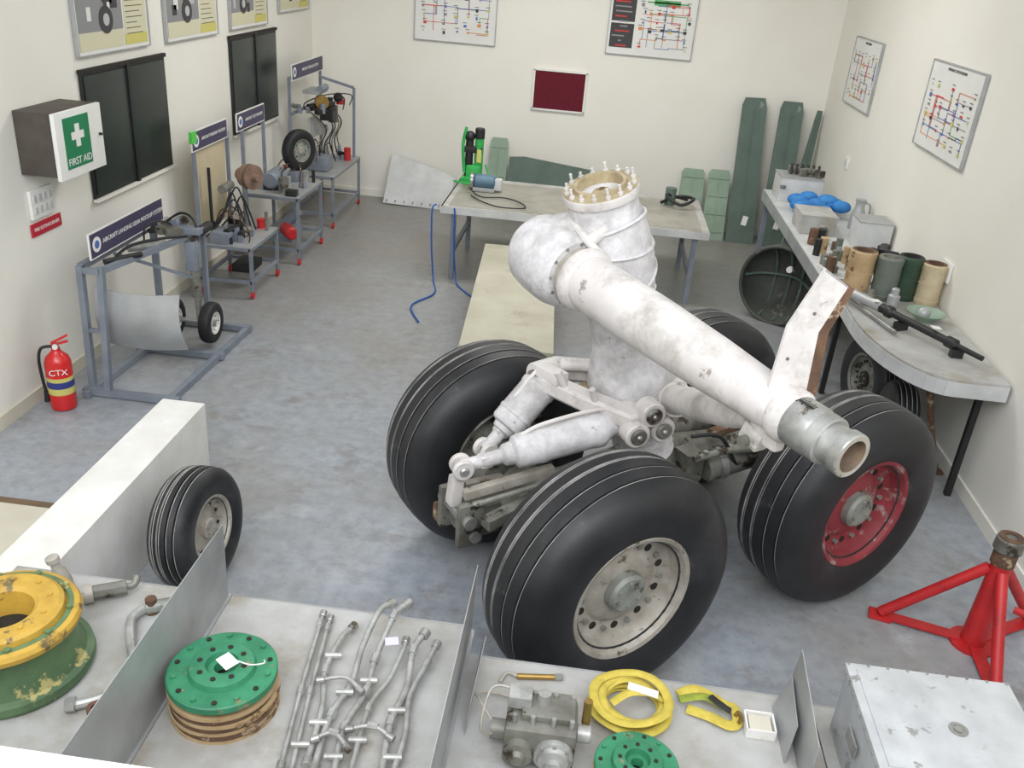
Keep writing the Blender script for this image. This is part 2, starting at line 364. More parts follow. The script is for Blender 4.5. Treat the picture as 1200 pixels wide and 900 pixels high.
# wrap tape folds on the column
for i,(zz,rr,tl) in enumerate(((1.70,.184,.05),(1.82,.203,-.06),(1.99,.204,.04),(2.08,.188,-.05))):
    c_=SP(zz);P_=[]
    for k in range(20):
        a=2*PI*k/20;P_.append(c_+qa@Vector((rr*math.cos(a),rr*math.sin(a),tl*math.cos(a+i))))
    st.tube(P_,.008,WWRAP,closed=True,sub=2,seg=6)
st.done()
TX=-.70
def TP(y): return Vector((TX,y,1.875+.05*y))
tr=M('trunnion_head',parent=G)
d=(TP(-1)-TP(0)).normalized()
tr.lathe(TP(.34),d,[(0,0),(.01,.10),(.04,.155),(.09,.185),(.16,.195),(.30,.20),(.38,.185),(.42,.16)],WWRAP,36)
for zz,r in ((1.78,.17),(1.9,.185),(2.02,.175),(2.08,.15)):
    p=SP(zz);q_=Vector((TX+.03,.12,min(zz,1.95)))
    tr.cyl(q_,p,r*.78,WWRAP,r1=r*.98,seg=28,bev=.02)
tr.sph((TX+.07,.1,1.93),.185,WWRAP,(1.1,1.2,.95),28)
tr.tube([(TX+.1,-.17,1.95),(TX+.02,-.10,2.04),(TX+.03,.05,2.09),(TX+.08,.2,2.06)],.02,WPAINT)
tr.box((TX+.18,-.10,2.10),(.10,.10,.09),WPAINT,rot=(0,.4,.3),bev=.02)
tr.cyl((TX+.02,-.1,2.03),(TX+.10,-.13,2.10),.03,WPAINT)
tr.done()
tn=M('trunnion_arm',parent=G)
o=TP(-.06)
tn.lathe(o,d,[(-.05,.16),(-.03,.165),(.0,.168),(.012,.14)],GREASE,36)
tn.lathe(o,d,[(.0,.13),(.02,.135),(.07,.135),(.08,.14)],RIMG,36)
tn.lathe(o,d,[(.07,.15),(.085,.155),(.12,.145),(.14,.135)],WPAINT,36)
tn.lathe(o,d,[(.12,.128),(.3,.13),(.6,.127),(.95,.115),(1.2,.10),(1.34,.09),(1.36,.088)],WPAINT,40)
tn.lathe(o,d,[(1.34,.093),(1.36,.105),(1.40,.105),(1.415,.095)],WPAINT,36)
tn.lathe(o,d,[(1.40,.088),(1.42,.093),(1.50,.093),(1.52,.086),(1.52,.090),(1.565,.090),(1.57,.084)],STEEL,36)
tn.lathe(o,d,[(1.56,.074),(1.62,.074),(1.625,.082),(1.66,.082),(1.665,.078),(1.665,.060),(1.6,.052),(1.55,.05),(1.55,0)],lambda j:STEEL if j<4 else (RIMG if j<5 else BORE),36,cap=False)
qt=d.to_track_quat('Z','Y')
for i in range(12):
    a=2*PI*i/12;p=o+qt@Vector((.148*math.cos(a),.148*math.sin(a),-.01));tn.cyl(p,p+d*.03,.01,STEEL,seg=6)
for i in range(9):
    tn.box(o+d*(1.425+.008*i)+Vector((-.02,0,.0915)),(.03 if i%3 else .05,.002,.004),DARK)
e=o+d*1.30
tn.box(e+Vector((0,0,-.10)),(.05,.14,.12),WPAINT,bev=.015);tn.box(e+Vector((.0,.05,-.15)),(.07,.10,.08),WPAINT,rot=(.3,0,0),bev=.015)
tn.cyl(e+Vector((-.06,.06,-.17)),e+Vector((.07,.06,-.17)),.022,GREASE)
tn.done()
ar=M('side_brace',parent=G)
s0=Vector((-.1,-.2,1.17));s1=Vector((TX+.02,-1.27,1.70))
dd=(s1-s0).normalized();LL=(s1-s0).length
ar.lathe(s0,dd,[(-.05,.06),(0,.08),(.1,.085),(.16,.07),(.3,.065),(LL*.5,.07),(LL-.25,.058),(LL-.12,.045),(LL,.04)],WPAINT,26)
ar.lathe(s0,dd,[(.05,.09),(.07,.095),(.1,.095),(.12,.09)],WPAINT,26)
ar.tube([s0+Vector((.05,.0,.05)),s0+Vector((.1,-.3,.12)),s0.lerp(s1,.5)+Vector((.12,0,-.02)),s1+Vector((.06,.1,-.05))],.018,WPAINT)
ar.poly([s0+dd*.15+Vector((0,0,.04)),s0+dd*.45+Vector((0,0,.05)),s0+dd*(LL-.05)+Vector((0,0,.06)),s0+dd*(LL-.3)+Vector((0,0,-.07)),s0+dd*.3+Vector((0,0,-.08))],(.03,.02,0),WPAINT)
ar.done()
br=M('hinge_bracket',parent=G)
Rz=Matrix.Rotation(math.radians(-36.3),3,'Z')
def L2(w): return Rz@Vector(w)
bp=TP(-1.38)+Vector((0,0,.035))+L2((.02,0,0))
u=L2((1,.25,0)).normalized();vv=L2((-.25,1,0)).normalized()
def bk(a,h,t=0): return bp+u*a+Vector((0,0,h))+vv*t
front=[bk(-.080,-.0),bk(-.02,-.045),bk(.055,-.04),bk(.07,.03),bk(.062,.26),bk(.13,.43),bk(.035,.49),bk(-.055,.28)]
br.poly(front,vv*.015,WPAINT)
br.poly([bk(.045,-.03),bk(.07,.02),bk(.062,.26),bk(.13,.43),bk(.155,.42),bk(.10,.26),bk(.11,.03),bk(.09,-.05)],vv*.09,RUST)
br.poly([bk(.035,.49),bk(.13,.43),bk(.135,.42),bk(.035,.48)],vv*.08,WPAINT)
for a_,h_ in ((-.03,.05),(-.03,.16),(.03,.33)): br.cyl(bk(a_,h_,-.004),bk(a_,h_,.0),.006,GREASE,seg=8)
br.done()
tq=M('torque_links',parent=G)
def oval(m,c,ax,R,w,mtl): m.cyl(Vector(c)-Vector(ax).normalized()*w/2,Vector(c)+Vector(ax).normalized()*w/2,R,mtl,seg=24,bev=.008)
P2=Vector((-.60,.26,1.20))
outer=[(-.67,.30),(-.50,.34),(-.20,.20),(-.13,.0),(-.17,-.22),(-.29,-.33),(-.44,-.31),(-.58,-.08),(-.68,.14)]
inner=[(-.56,.20),(-.46,.20),(-.29,.11),(-.25,.0),(-.27,-.10),(-.33,-.17),(-.41,-.16),(-.49,-.02),(-.56,.10)]
tq.frame(outer,inner,lambda x,y:1.17+.10*y+.02*abs(x+.4),.095,.018,WPAINT)
tq.box((-.40,.02,1.15),(.24,.26,.03),TAN,rot=(0,.05,.4),bev=.01);tq.box((-.38,.0,1.172),(.14,.12,.012),DARK,rot=(0,.05,.4))
tq.tube([(-.17,-.1,1.24),(-.28,.0,1.27),(-.40,.12,1.27),(-.52,.22,1.25)],.036,WPAINT,seg=12)
for p in ((-.33,-.31,1.19),(-.41,-.31,1.09),(-.25,-.31,1.09)):
    oval(tq,p,(.2,1,0),.068,.10,WPAINT);oval(tq,p,(.2,1,0),.044,.13,GREASE);oval(tq,p,(.2,1,0),.015,.15,STEEL)
oval(tq,P2,(1,.2,0),.07,.14,WPAINT);oval(tq,P2,(1,.2,0),.034,.19,GREASE)
tq.box((-.63,.14,1.25),(.09,.16,.06),WPAINT,rot=(0,0,.2),bev=.015);tq.cyl((-.6,.05,1.2),(-.66,.05,1.31),.02,WPAINT);tq.cyl((-.52,-.12,1.18),(-.56,-.12,1.27),.018,WPAINT)
tq.box((-.14,-.18,1.2),(.22,.12,.16),WPAINT,bev=.03);tq.box((-.18,.18,1.22),(.22,.12,.16),WPAINT,bev=.03)
tq.done()
def actuator(nm,p0,p1,r):
    m=M(nm,parent=G);p0=Vector(p0);p1=Vector(p1);d=(p1-p0).normalized();Lx=(p1-p0).length
    m.lathe(p0,d,[(.0,.034),(.10*Lx,.036),(.24*Lx,.038),(.26*Lx,r*.62),(.31*Lx,r*.68),(.33*Lx,r*.93),(.36*Lx,r),(.46*Lx,r),(.47*Lx,r*1.05),(.5*Lx,r*1.05),(.51*Lx,r),(.80*Lx,r),(.82*Lx,r*1.06),(.87*Lx,r*1.06),(.92*Lx,r*.75),(Lx,r*.55)],WWRAP,28)
    side=d.cross(Vector((0,0,1))).normalized()
    for k in (-1,1): oval(m,p0+side*.035*k,side,.055,.03,WPAINT)
    oval(m,p0,side,.024,.13,STEEL);oval(m,p1,side,.055,.1,WPAINT)
    m.box(p0+d*.12,(.07,.06,.06),WPAINT,bev=.012)
    m.tube([p0+d*.36*Lx+Vector((0,0,r)),p0+d*.5*Lx+Vector((0,0,r+.03)),p0+d*.85*Lx+Vector((0,0,r+.025)),p1+Vector((0,0,.05))],.011,WPAINT)
    m.done()
actuator('actuator_1',(-1.22,-.02,.92),(-.42,-.20,1.09),.088)
actuator('actuator_2',(-.96,.2,.84),(-.60,.22,1.19),.096)
# ---------------------------------------------------------------- spare wheel leaning at the partition
w=M('spare_wheel',(-1.865,3.78,.325),rot=(0,-.10,-.12))
tire(w,(0,0,0),(1,0,0),.325,.23,.175,seg=56);rimface(w,(0,0,0),(1,0,0),.23,.175,RIMG,RIMG);w.done()
# ---------------------------------------------------------------- red axle stand
r=M('axle_stand',(2.35,4.05,0))
feet=[(-.46,.13),(-.03,-.40),(.40,.24)]
r.cyl((0,0,.02),(0,0,.56),.065,REDP,r1=.05,seg=24)
r.cyl((0,0,.54),(0,0,.62),.06,RUST,seg=24);r.cyl((0,0,.62),(0,0,.70),.072,GREASE,r1=.068,seg=24,bev=.008)
r.ring((0,0,.695),(0,0,1),.06,.03,.012,RUST)
r.cyl((0,0,.0),(0,0,.02),.12,REDP)
for fx,fy in feet:
    r.tube([(fx,fy,.035),(fx*.1,fy*.1,.50)],.03,REDP,seg=14,sub=1)
    a=math.atan2(fy,fx)
    r.box((fx*.5,fy*.5,.022),(math.hypot(fx,fy)*.95,.07,.012),REDP,rot=(0,0,a))
    r.box((fx,fy,.012),(.12,.09,.02),REDP,rot=(0,0,a),bev=.005)
r.tube([(.11,-.06,.3),(.16,-.09,.3)],.02,REDP,sub=1)
r.done()
# ---------------------------------------------------------------- left wall things
LW=PI/2
def wallobj(name,wall,a0,a1,z0,z1,off=.002):
    w=abs(a1-a0);h=z1-z0
    if wall=='L': m=M(name,(XL+off,min(a0,a1),z0),LW)
    elif wall=='B': m=M(name,(min(a0,a1),YB-off,z0),0)
    else: m=M(name,(XR-off,max(a0,a1),z0),-LW)
    return m,w,h
for y0,y1,z0,z1 in ((6.49,7.83,1.22,2.17),(9.3,10.66,1.22,2.2)):
    m,w_,h_=wallobj('window',"L",y0,y1,z0,z1)
    m.box((w_/2,-.012,h_/2),(w_,.02,h_),BLACK)
    for k in (0,1): m.box((w_*(.25+.5*k),-.026,h_/2),(w_*.46,.012,h_*.93),BOARD,bev=.003)
    m.box((w_/2,-.03,h_/2),(.04,.03,h_),BLACK);m.box((w_/2,-.02,h_),(w_+.03,.03,.03),DARK);m.box((w_/2,-.03,0),(w_+.03,.04,.02),WALL)
    m.done()
def poster(wall,a0,a1,z0,z1,kind,seed):
    R=random.Random(seed);m,w,h=wallobj('wall_poster',wall,a0,a1,z0,z1)
    m.box((w/2,-.012,h/2),(w,.02,h),PAPER);fr=.010
    for c,d in (((w/2,-.016,0),(w,.03,fr)),((w/2,-.016,h),(w,.03,fr)),((0,-.016,h/2),(fr,.03,h)),((w,-.016,h/2),(fr,.03,h))): m.box(c,d,ALU)
    y=-.0235
    def q(x0,z0_,x1,z1_,mt,k=0): m.box(((x0+x1)/2*w,y-.0006*k,(z0_+z1_)/2*h),(abs(x1-x0)*w,.002,abs(z1_-z0_)*h),mt)
    if kind=='photo':
        q(.03,.04,.62,.96,PGY,0);q(.64,.04,.97,.96,PC,0);q(.64,.50,.97,.74,PY,1);q(.64,.04,.97,.14,PY,1)
        for i in range(16): q(.67,.92-.052*i,.67+R.uniform(.16,.27),.927-.052*i,PK,2)
        q(.03,.55,.62,.96,PGL,1);q(.03,.04,.62,.2,PC,1)
        for i in range(12):
            xa=R.uniform(.05,.48);za=R.uniform(.18,.7);q(xa,za,xa+R.uniform(.03,.12),za+R.uniform(.04,.22),R.choice([PK,PGY,PAPER,PGL,PK]),2+i%4)
        cx_=.33+.1*R.random()
        m.lathe((cx_*w,y-.004,.30*h),(0,-1,0),[(0,.09*w),(.003,.09*w)],PK,24);m.lathe((cx_*w,y-.007,.30*h),(0,-1,0),[(0,.04*w),(.002,.04*w)],PGL,20)
        q(cx_-.02,.38,cx_+.03,.8,PK,7)
    else:
        m.text(kind,(w/2,y-.001,h*.94),h*.045,PK)
        if seed%2==0:
            q(.03,.10,.3,.45,PK,0);q(.03,.48,.3,.84,PK,0)
            for i in range(10): q(.05+R.random()*.12,.12+i*.07,.15+R.random()*.12,.14+i*.07,PGY if i%3 else PR,1)
            x0=.36
            q(.42,.77,.9,.79,PG,0);q(.5,.74,.8,.82,PG,0);q(.38,.60,.95,.605,PR,0)
        else: x0=.08
        # schematic: component boxes on a grid joined by orthogonal coloured pipes
        nodes=[(x0+.03+(.88-x0)*i/6+R.uniform(-.02,.02),.14+.60*j/5+R.uniform(-.02,.02)) for i in range(7) for j in range(6)]
        lc=[PR,PB,PG,PO,PGY,PR,PB]
        for i in range(46):
            a,b_=R.choice(nodes),R.choice(nodes);mt=R.choice(lc)
            if abs(a[0]-b_[0])+abs(a[1]-b_[1])>.55: continue
            k=R.randint(1,4);q(min(a[0],b_[0]),a[1],max(a[0],b_[0])+.006,a[1]+.008,mt,k);q(b_[0],min(a[1],b_[1]),b_[0]+.006,max(a[1],b_[1])+.008,mt,k)
        for nx,nz in nodes:
            if R.random()<.75:
                sx,sz=R.uniform(.015,.045),R.uniform(.015,.05);q(nx-sx/2,nz-sz/2,nx+sx/2,nz+sz/2,R.choice([PB,PO,PGY,PR,PC,PY,PK]),7)
                q(nx-.03,nz+.045,nx+.02,nz+.052,PK,6)
    m.done()
poster('L',6.5,7.6,2.27,3.05,'photo',1);poster('L',7.92,9.02,2.26,3.05,'photo',2);poster('L',9.35,10.4,2.27,3.05,'photo',3);poster('L',10.8,11.9,2.36,3.05,'photo',5)
poster('B',-2.45,-1.41,2.1,2.92,'ELECTRICAL SYSTEM SCHEMATIC',11);poster('B',0.0,1.07,2.14,2.95,'HYDRAULIC SYSTEM',12)
poster('R',7.26,8.47,1.95,2.65,'HYDRAULIC SYSTEM DIAGRAM',21);poster('R',10.1,11.2,1.94,2.64,'PARTS DIAGRAM',23)
m,w_,h_=wallobj('notice_board','B',-.87,-.2,1.38,1.87,.004);m.box((w_/2,-.014,h_/2),(w_,.022,h_),MAROON)
for c,d_ in (((w_/2,-.018,0),(w_+.03,.034,.022)),((w_/2,-.018,h_),(w_+.03,.034,.022)),((0,-.018,h_/2),(.022,.034,h_)),((w_,-.018,h_/2),(.022,.034,h_))): m.box(c,d_,WHITE)
m.done()
m,w_,h_=wallobj('first_aid_cabinet','L',5.66,6.22,1.6,2.02)
m.box((w_/2,-.13,h_/2),(w_,.26,h_),BBOX,bev=.006);m.box((w_/2,-.275,h_/2-.01),(w_+.02,.03,h_+.02),WHITE,bev=.006)
m.box((w_*.42,-.292,h_*.5),(w_*.56,.004,h_*.8),GRN);cx,cz=w_*.42,h_*.6
m.box((cx,-.296,cz),(.05,.004,.15),WHITE);m.box((cx,-.2965,cz),(.15,.004,.05),WHITE);m.text('FIRST AID',(cx,-.296,h_*.2),.068,WHITE)
m.cyl((w_*.93,-.29,h_*.5),(w_*.93,-.31,h_*.5),.01,BLACK);m.done()
m,w_,h_=wallobj('socket_panel','L',5.68,5.95,1.28,1.48);m.box((w_/2,-.012,h_/2),(w_,.024,h_),WHITE,bev=.004)
for i in range(4):
    for j in range(2): m.box((w_*(.16+.22*i),-.027,h_*(.3+.4*j)),(.035,.008,.05),ALUW,bev=.002)
m.done()
m,w_,h_=wallobj('fire_extinguisher_sign','L',5.66,6.02,1.16,1.25);m.box((w_/2,-.006,h_/2),(w_,.01,h_),CRED);m.text('FIRE EXTINGUISHER',(w_/2,-.012,h_/2),.034,WHITE);m.done()
m=M('fire_extinguisher',(-3.58,5.40,0),.5)
m.lathe((0,0,0),(0,0,1),[(0,.07),(.01,.085),(.05,.088),(.36,.088),(.40,.075),(.43,.045),(.45,.03),(.47,.028)],EXTR,32)
m.lathe((0,0,.13),(0,0,1),[(0,.0885),(.13,.0885)],PY,32,cap=False);m.lathe((0,0,.18),(0,0,1),[(0,.0892),(.05,.0892)],flat('label_blue',50,60,130),32,cap=False)
m.text('CTX',(0,-.0905,.31),.06,WHITE)
m.cyl((0,0,.46),(0,0,.50),.02,BRASS);m.box((.03,0,.50),(.11,.022,.014),EXTR,rot=(0,-.2,0));m.box((.03,0,.53),(.12,.022,.012),EXTR,rot=(0,-.45,0))
m.cyl((0,-.02,.485),(0,-.04,.485),.018,WHITE)
m.tube([(-.02,0,.48),(-.09,0,.47),(-.115,0,.38),(-.11,0,.22),(-.10,0,.12)],.011,BLACK);m.cyl((-.10,0,.14),(-.10,0,.06),.016,BLACK,r1=.022);m.done()
# ---------------------------------------------------------------- landing gear mockup frame (left)
def sq(m,p0,p1,w,mt):
    p0=Vector(p0);p1=Vector(p1);dd_=p1-p0;m.box((p0+p1)/2,(w,w,dd_.length),mt,rot=dd_.to_track_quat('Z','Y').to_euler())
def sign(m,x,y0,y1,z,h,txt,fs):
    m.box((x,(y0+y1)/2,z+h/2),(.015,y1-y0,h),PURP);m.box((x,(y0+y1)/2,z+h/2),(.012,y1-y0+.02,h+.02),WHITE)
    m.text(txt,(x+.0085,(y0+y1)/2+.08,z+h/2),fs,WHITE,rot=(PI/2,0,PI/2))
    m.lathe((x+.008,y0+.08,z+h/2),(1,0,0),[(0,.055),(.002,.055)],WHITE,20);m.lathe((x+.0095,y0+.08,z+h/2),(1,0,0),[(0,.03),(.002,.03)],PB,20)
def clutter(m,x0,x1,y0,y1,z,n,seed,hh=.16):
    R=random.Random(seed)
    for i in range(n):
        x,y=R.uniform(x0,x1),R.uniform(y0,y1);k=R.random();mt=R.choice([BLACK,GREASE,FRAMEG,STEEL,BLACK,ZINC,REDP])
        if k<.35: m.cyl((x,y,z),(x,y,z+R.uniform(.04,hh)),R.uniform(.015,.045),mt,seg=12)
        elif k<.6: m.box((x,y,z+.03),(R.uniform(.04,.12),R.uniform(.04,.12),.06),mt,rot=(0,0,R.random()),bev=.005)
        elif k<.75: m.cyl((x,y,z+.07),(x+R.uniform(-.1,.1),y+R.uniform(-.1,.1),z+.07),.03,mt,seg=12);m.box((x,y,z+.03),(.04,.04,.07),FRAMEG)
        else:
            x2,y2=R.uniform(x0,x1),R.uniform(y0,y1);m.tube([(x,y,z),(x+.02,y,z+hh*.9),((x+x2)/2,(y+y2)/2,z+hh*R.uniform(.8,1.6)),(x2,y2,z+hh*.6),(x2,y2,z)],.007,BLACK if k<.9 else RUST)
ox,oy=-3.2,6.3
m=M('landing_gear_mockup_stand',(ox,oy,0))
def qq(x,y,z): return (x-ox,y-oy,z)
for x in (-3.5,-2.9): sq(m,qq(x,5.55,.03),qq(x+.05,7.1,.03),.05,FRAMEG)
for y in (5.62,6.45,7.06): sq(m,qq(-3.55,y,.035),qq(-2.82,y,.035),.05,FRAMEG)
sq(m,qq(-3.5,5.66,.03),qq(-3.5,5.70,.98),.045,FRAMEG);sq(m,qq(-3.36,5.62,.03),qq(-3.36,5.72,.98),.045,FRAMEG)
sq(m,qq(-3.5,6.8,.03),qq(-3.5,6.80,1.0),.045,FRAMEG);sq(m,qq(-3.5,5.70,.97),qq(-3.5,6.8,.97),.045,FRAMEG)
sq(m,qq(-3.36,5.72,.95),qq(-3.10,6.9,.95),.04,FRAMEG);sq(m,qq(-3.5,6.8,.95),qq(-3.08,6.9,.95),.04,FRAMEG)
sq(m,qq(-3.5,5.70,.95),qq(-3.36,5.70,.95),.04,FRAMEG);sq(m,qq(-3.5,5.68,.5),qq(-3.36,5.68,.5),.03,FRAMEG);sq(m,qq(-3.12,6.88,.05),qq(-3.12,6.88,.95),.04,FRAMEG)
sign(m,-.22,-.58,.52,1.03,.17,'AIRCRAFT LANDING GEAR MOCKUP SYSTEM',.046)
def skin(u,v):
    return (-.28+.62*u+.03*v,-.45-.10*math.sin(PI*(.1+.8*v))+.03*u,.78-.43*v-.03*math.sin(PI*u))
m.sheet(skin,8,10,(0,.008,0),ALU)
m.cyl((.08,.38,.95),(.10,.36,.45),.04,GREASE);m.cyl((.10,.36,.5),(.11,.35,.22),.026,STEEL);m.box((.08,.38,.80),(.09,.12,.24),FRAMEG,bev=.01)
m.cyl((-.14,.35,.235),(.24,.35,.235),.02,STEEL)
for x in (-.13,.20):
    tire(m,(x,.35,.235),(1,0,0),.175,.10,.09,RUB2,grooves=False,seg=32);rimface(m,(x,.35,.235),(1,0,0),.10,.09,WHITE,HUB,False,24)
m.tube([(.08,.3,.98),(-.05,.1,1.0),(-.2,-.1,.98),(-.25,-.3,.9)],.012,BLACK)
m.cyl((.12,.45,.98),(.12,.62,.98),.04,BLACK);m.cyl((-.1,.45,1.0),(-.1,.6,1.0),.045,FRAMEG);m.box((.05,.42,.99),(.2,.1,.05),FRAMEG,bev=.01)
m.tube([(-.2,.5,1.0),(-.05,.5,1.1),(.08,.45,1.06),(.12,.4,.9)],.01,BLACK);sq(m,(.08,.34,.62),(-.26,-.2,.95),.025,FRAMEG);m.cyl((-.26,.0,.93),(-.05,.2,.93),.03,STEEL)
m.cyl((-.2,-.45,.97),(-.05,-.2,.97),.022,BLACK);clutter(m,-.28,-.02,.1,.55,.97,9,3,.12);m.done()
# ---------------------------------------------------------------- demo carts
def cart(m,x0,x1,y0,y1,h):
    for x in (x0,x1):
        for y in (y0,y1):
            sq(m,(x,y,.07),(x,y,h),.03,FRAMEG);m.cyl((x-.012,y,.035),(x+.012,y,.035),.035,REDP,seg=16)
    for zz in (h-.015,.16):
        sq(m,(x0,y0,zz),(x0,y1,zz),.03,FRAMEG);sq(m,(x1,y0,zz),(x1,y1,zz),.03,FRAMEG);sq(m,(x0,y0,zz),(x1,y0,zz),.03,FRAMEG);sq(m,(x0,y1,zz),(x1,y1,zz),.03,FRAMEG)
    m.box(((x0+x1)/2,(y0+y1)/2,h+.006),(abs(x1-x0)+.04,abs(y1-y0)+.04,.012),ALU)
m=M('brake_demonstration_cart',(-3.35,8.2,0))
cart(m,-.25,.25,-.35,.35,.5)
sq(m,(-.22,-.38,.5),(-.22,-.38,1.42),.03,FRAMEG);sq(m,(-.22,.38,.5),(-.22,.38,1.42),.03,FRAMEG)
m.box((-.235,0,.98),(.012,.66,.78),mat('tan_board',C(200,188,160),C(190,176,146),3,.7))
sign(m,-.2,-.45,.33,1.38,.16,'AIRCRAFT BRAKING MOCKUP',.04)
BRK=mat('brake_rotor_brown',C(150,124,108),C(120,98,84),8,.6,.2)
m.lathe((.04,.22,1.04),(1,-.5,0),[(-.14,.04),(-.12,.06),(-.04,.06),(-.04,.11),(0,.115),(.0,.12),(.03,.12),(.03,.08),(.06,.07),(.06,.12),(.08,.12),(.08,.04),(.14,.03),(.14,.0)],BRK,28)
m.cyl((0,.22,.5),(0,.22,.95),.025,FRAMEG);m.cyl((-.05,.0,1.0),(-.05,-.22,1.0),.04,GREASE);m.box((-.05,-.25,.56),(.18,.2,.12),FRAMEG,bev=.01)
m.cyl((-.15,-.25,.62),(-.15,-.25,1.2),.015,BLACK);m.cyl((.0,-.3,.62),(.05,-.05,.62),.03,BLACK);m.cyl((.12,.3,.512),(.12,.3,.6),.045,REDP)
for i in range(4): m.tube([(-.2,-.3+.12*i,.55),(-.08,-.2+.1*i,.7+.07*(i%3)),(.0,-.1+.08*i,.95-.1*(i%2)),(.1,-.1+.1*i,.52)],.008,BLACK)
clutter(m,-.2,.22,-.3,.32,.512,14,11,.2);m.box((.05,.05,.2),(.2,.3,.08),BLACK,bev=.01)
m.box((-.2,-.42,1.50),(.03,.1,.1),flat('green_tape',90,200,80));m.done()
m=M('wheel_demonstration_cart',(-3.3,9.35,0))
cart(m,-.25,.3,-.4,.4,.72)
sign(m,-.25,-.55,.2,1.38,.16,'AIRCRAFT TEST MOCKUP',.042);sq(m,(-.26,-.4,.7),(-.26,-.4,1.4),.03,FRAMEG);sq(m,(-.26,.2,.7),(-.26,.2,1.4),.03,FRAMEG)
tire(m,(.08,.35,1.06),(1,-.5,0),.225,.12,.12,RUB2,grooves=False,seg=36);rimface(m,(.08,.35,1.06),(1,-.5,0),.12,.12,HUB,RIMG,False,24)
m.box((.05,.3,.79),(.1,.2,.12),FRAMEG,bev=.01);m.cyl((-.05,.1,.84),(-.05,-.25,.84),.09,FRAMEG,bev=.02);m.box((-.05,-.1,.76),(.16,.25,.06),BLACK)
m.cyl((.12,-.3,.73),(.12,-.3,.9),.05,GREASE);m.cyl((.05,-.1,.3),(.2,-.3,.3),.07,REDP,bev=.02);m.cyl((-.1,.2,.2),(.1,.2,.42),.06,FRAMEG)
m.box((0,0,.22),(.3,.4,.1),FRAMEG);clutter(m,-.2,.26,-.36,.36,.732,14,17,.2)
m.done()
m=M('hydraulic_demonstration_stand',(-3.3,11.0,0))
cart(m,-.25,.25,-.6,.6,.62)
for y in (-.6,.6): sq(m,(-.25,y,.6),(-.25,y,1.72),.03,FRAMEG)
sq(m,(-.25,-.6,1.7),(-.25,.6,1.7),.03,FRAMEG);sq(m,(-.25,-.6,1.3),(-.25,.6,1.3),.03,FRAMEG);sq(m,(.2,.55,.6),(.2,.55,1.5),.03,FRAMEG);sq(m,(.2,.55,1.5),(-.25,.55,1.6),.03,FRAMEG)
sign(m,-.23,-.55,.62,1.68,.16,'AIRCRAFT HYDRAULIC SYSTEM',.045)
m.cyl((.0,-.2,1.42),(.04,-.28,1.42),.08,BRASS);m.cyl((-.1,-.3,1.35),(.05,.1,1.35),.04,BLACK);m.box((.0,.1,1.22),(.16,.2,.12),BLACK,bev=.01);m.cyl((.0,.3,1.1),(.0,.3,1.3),.06,GREASE);m.cyl((-.05,-.1,1.05),(-.05,.1,1.05),.05,STEEL);m.sph((.06,.32,1.4),.06,BLACK);m.box((-.2,.2,1.05),(.03,.5,.25),ALUW)
for i in range(9):
    yy=-.4+.11*i;m.tube([(-.1,yy,1.35-.05*(i%3)),(.05+.02*(i%2),yy+.12-.06*(i%3),1.1),(.02,yy-.08,.9),(.03*(i%3),yy+.05,.64)],.008,BLACK if i%2 else GREASE)
clutter(m,-.2,.2,-.5,.5,1.3,10,23,.14)
m.box((-.1,-.1,1.52),(.2,.35,.04),ALU);m.cyl((0,-.25,1.56),(0,.0,1.56),.04,FRAMEG);m.box((0,-.3,.72),(.26,.26,.16),FRAMEG,bev=.01);clutter(m,-.2,.2,-.1,.55,.632,10,29,.18);m.done()
# ---------------------------------------------------------------- back of the room
m=M('wing_panel',(-2.3,11.85,0));m.poly([(-.45,-.12,.02),(.38,-.12,.0),(.50,.06,.40),(.30,.14,.46),(-.40,.18,.62)],(0,.03,0),ALUW)
for i in range(7): m.cyl((-.40+.12*i,-.12+.02,.06),(-.40+.12*i,-.135,.06),.008,PGY,seg=8)
m.done()
m=M('work_table',(-.12,9.65,0));m.box((0,0,.785),(2.75,1.4,.03),ALUD);m.box((0,-.70,.765),(2.75,.02,.07),ALUW);m.box((-1.37,0,.765),(.02,1.4,.07),ALUW)
m.box((0,-.05,.802),(2.6,1.2,.006),TABT)
for x in (-1.25,0,1.25):
    for y in (-.6,.6): sq(m,(x,y,0),(x,y,.77),.05,FRAMEG)
for x in (-1.25,0,1.25): sq(m,(x,-.6,.3),(x,.6,.3),.04,FRAMEG)
m.done()
m=M('low_bench',(-.56,7.5,0),.055);m.box((0,0,.48),(.72,2.65,.04),CREAM,bev=.005)
for y in (-1.25,0,1.25):
    for x in (-.31,.31): sq(m,(x,y,0),(x,y,.46),.05,FRAMEG)
m.box((-.335,0,.40),(.02,2.5,.12),CREAM);m.box((.335,0,.40),(.02,2.5,.12),CREAM);m.box((0,1.25,.2),(.6,.03,.1),FRAMEG);m.done()
m=M('bench_grinder',(-1.15,9.75,.81));m.cyl((-.12,0,.1),(.12,0,.1),.075,mat('blue_grey_tool',C(90,120,140),C(76,104,124),9,.5),bev=.02);m.box((0,0,.02),(.24,.18,.04),ALU,bev=.01);m.cyl((-.15,0,.1),(-.12,0,.1),.09,STEEL);m.box((.15,0,.08),(.08,.1,.12),ALUW,bev=.01);m.done()
m=M('hydraulic_jack',(-1.33,10.12,.81));EG=mat('bright_green_tool',C(60,180,90),C(40,150,70),6,.4)
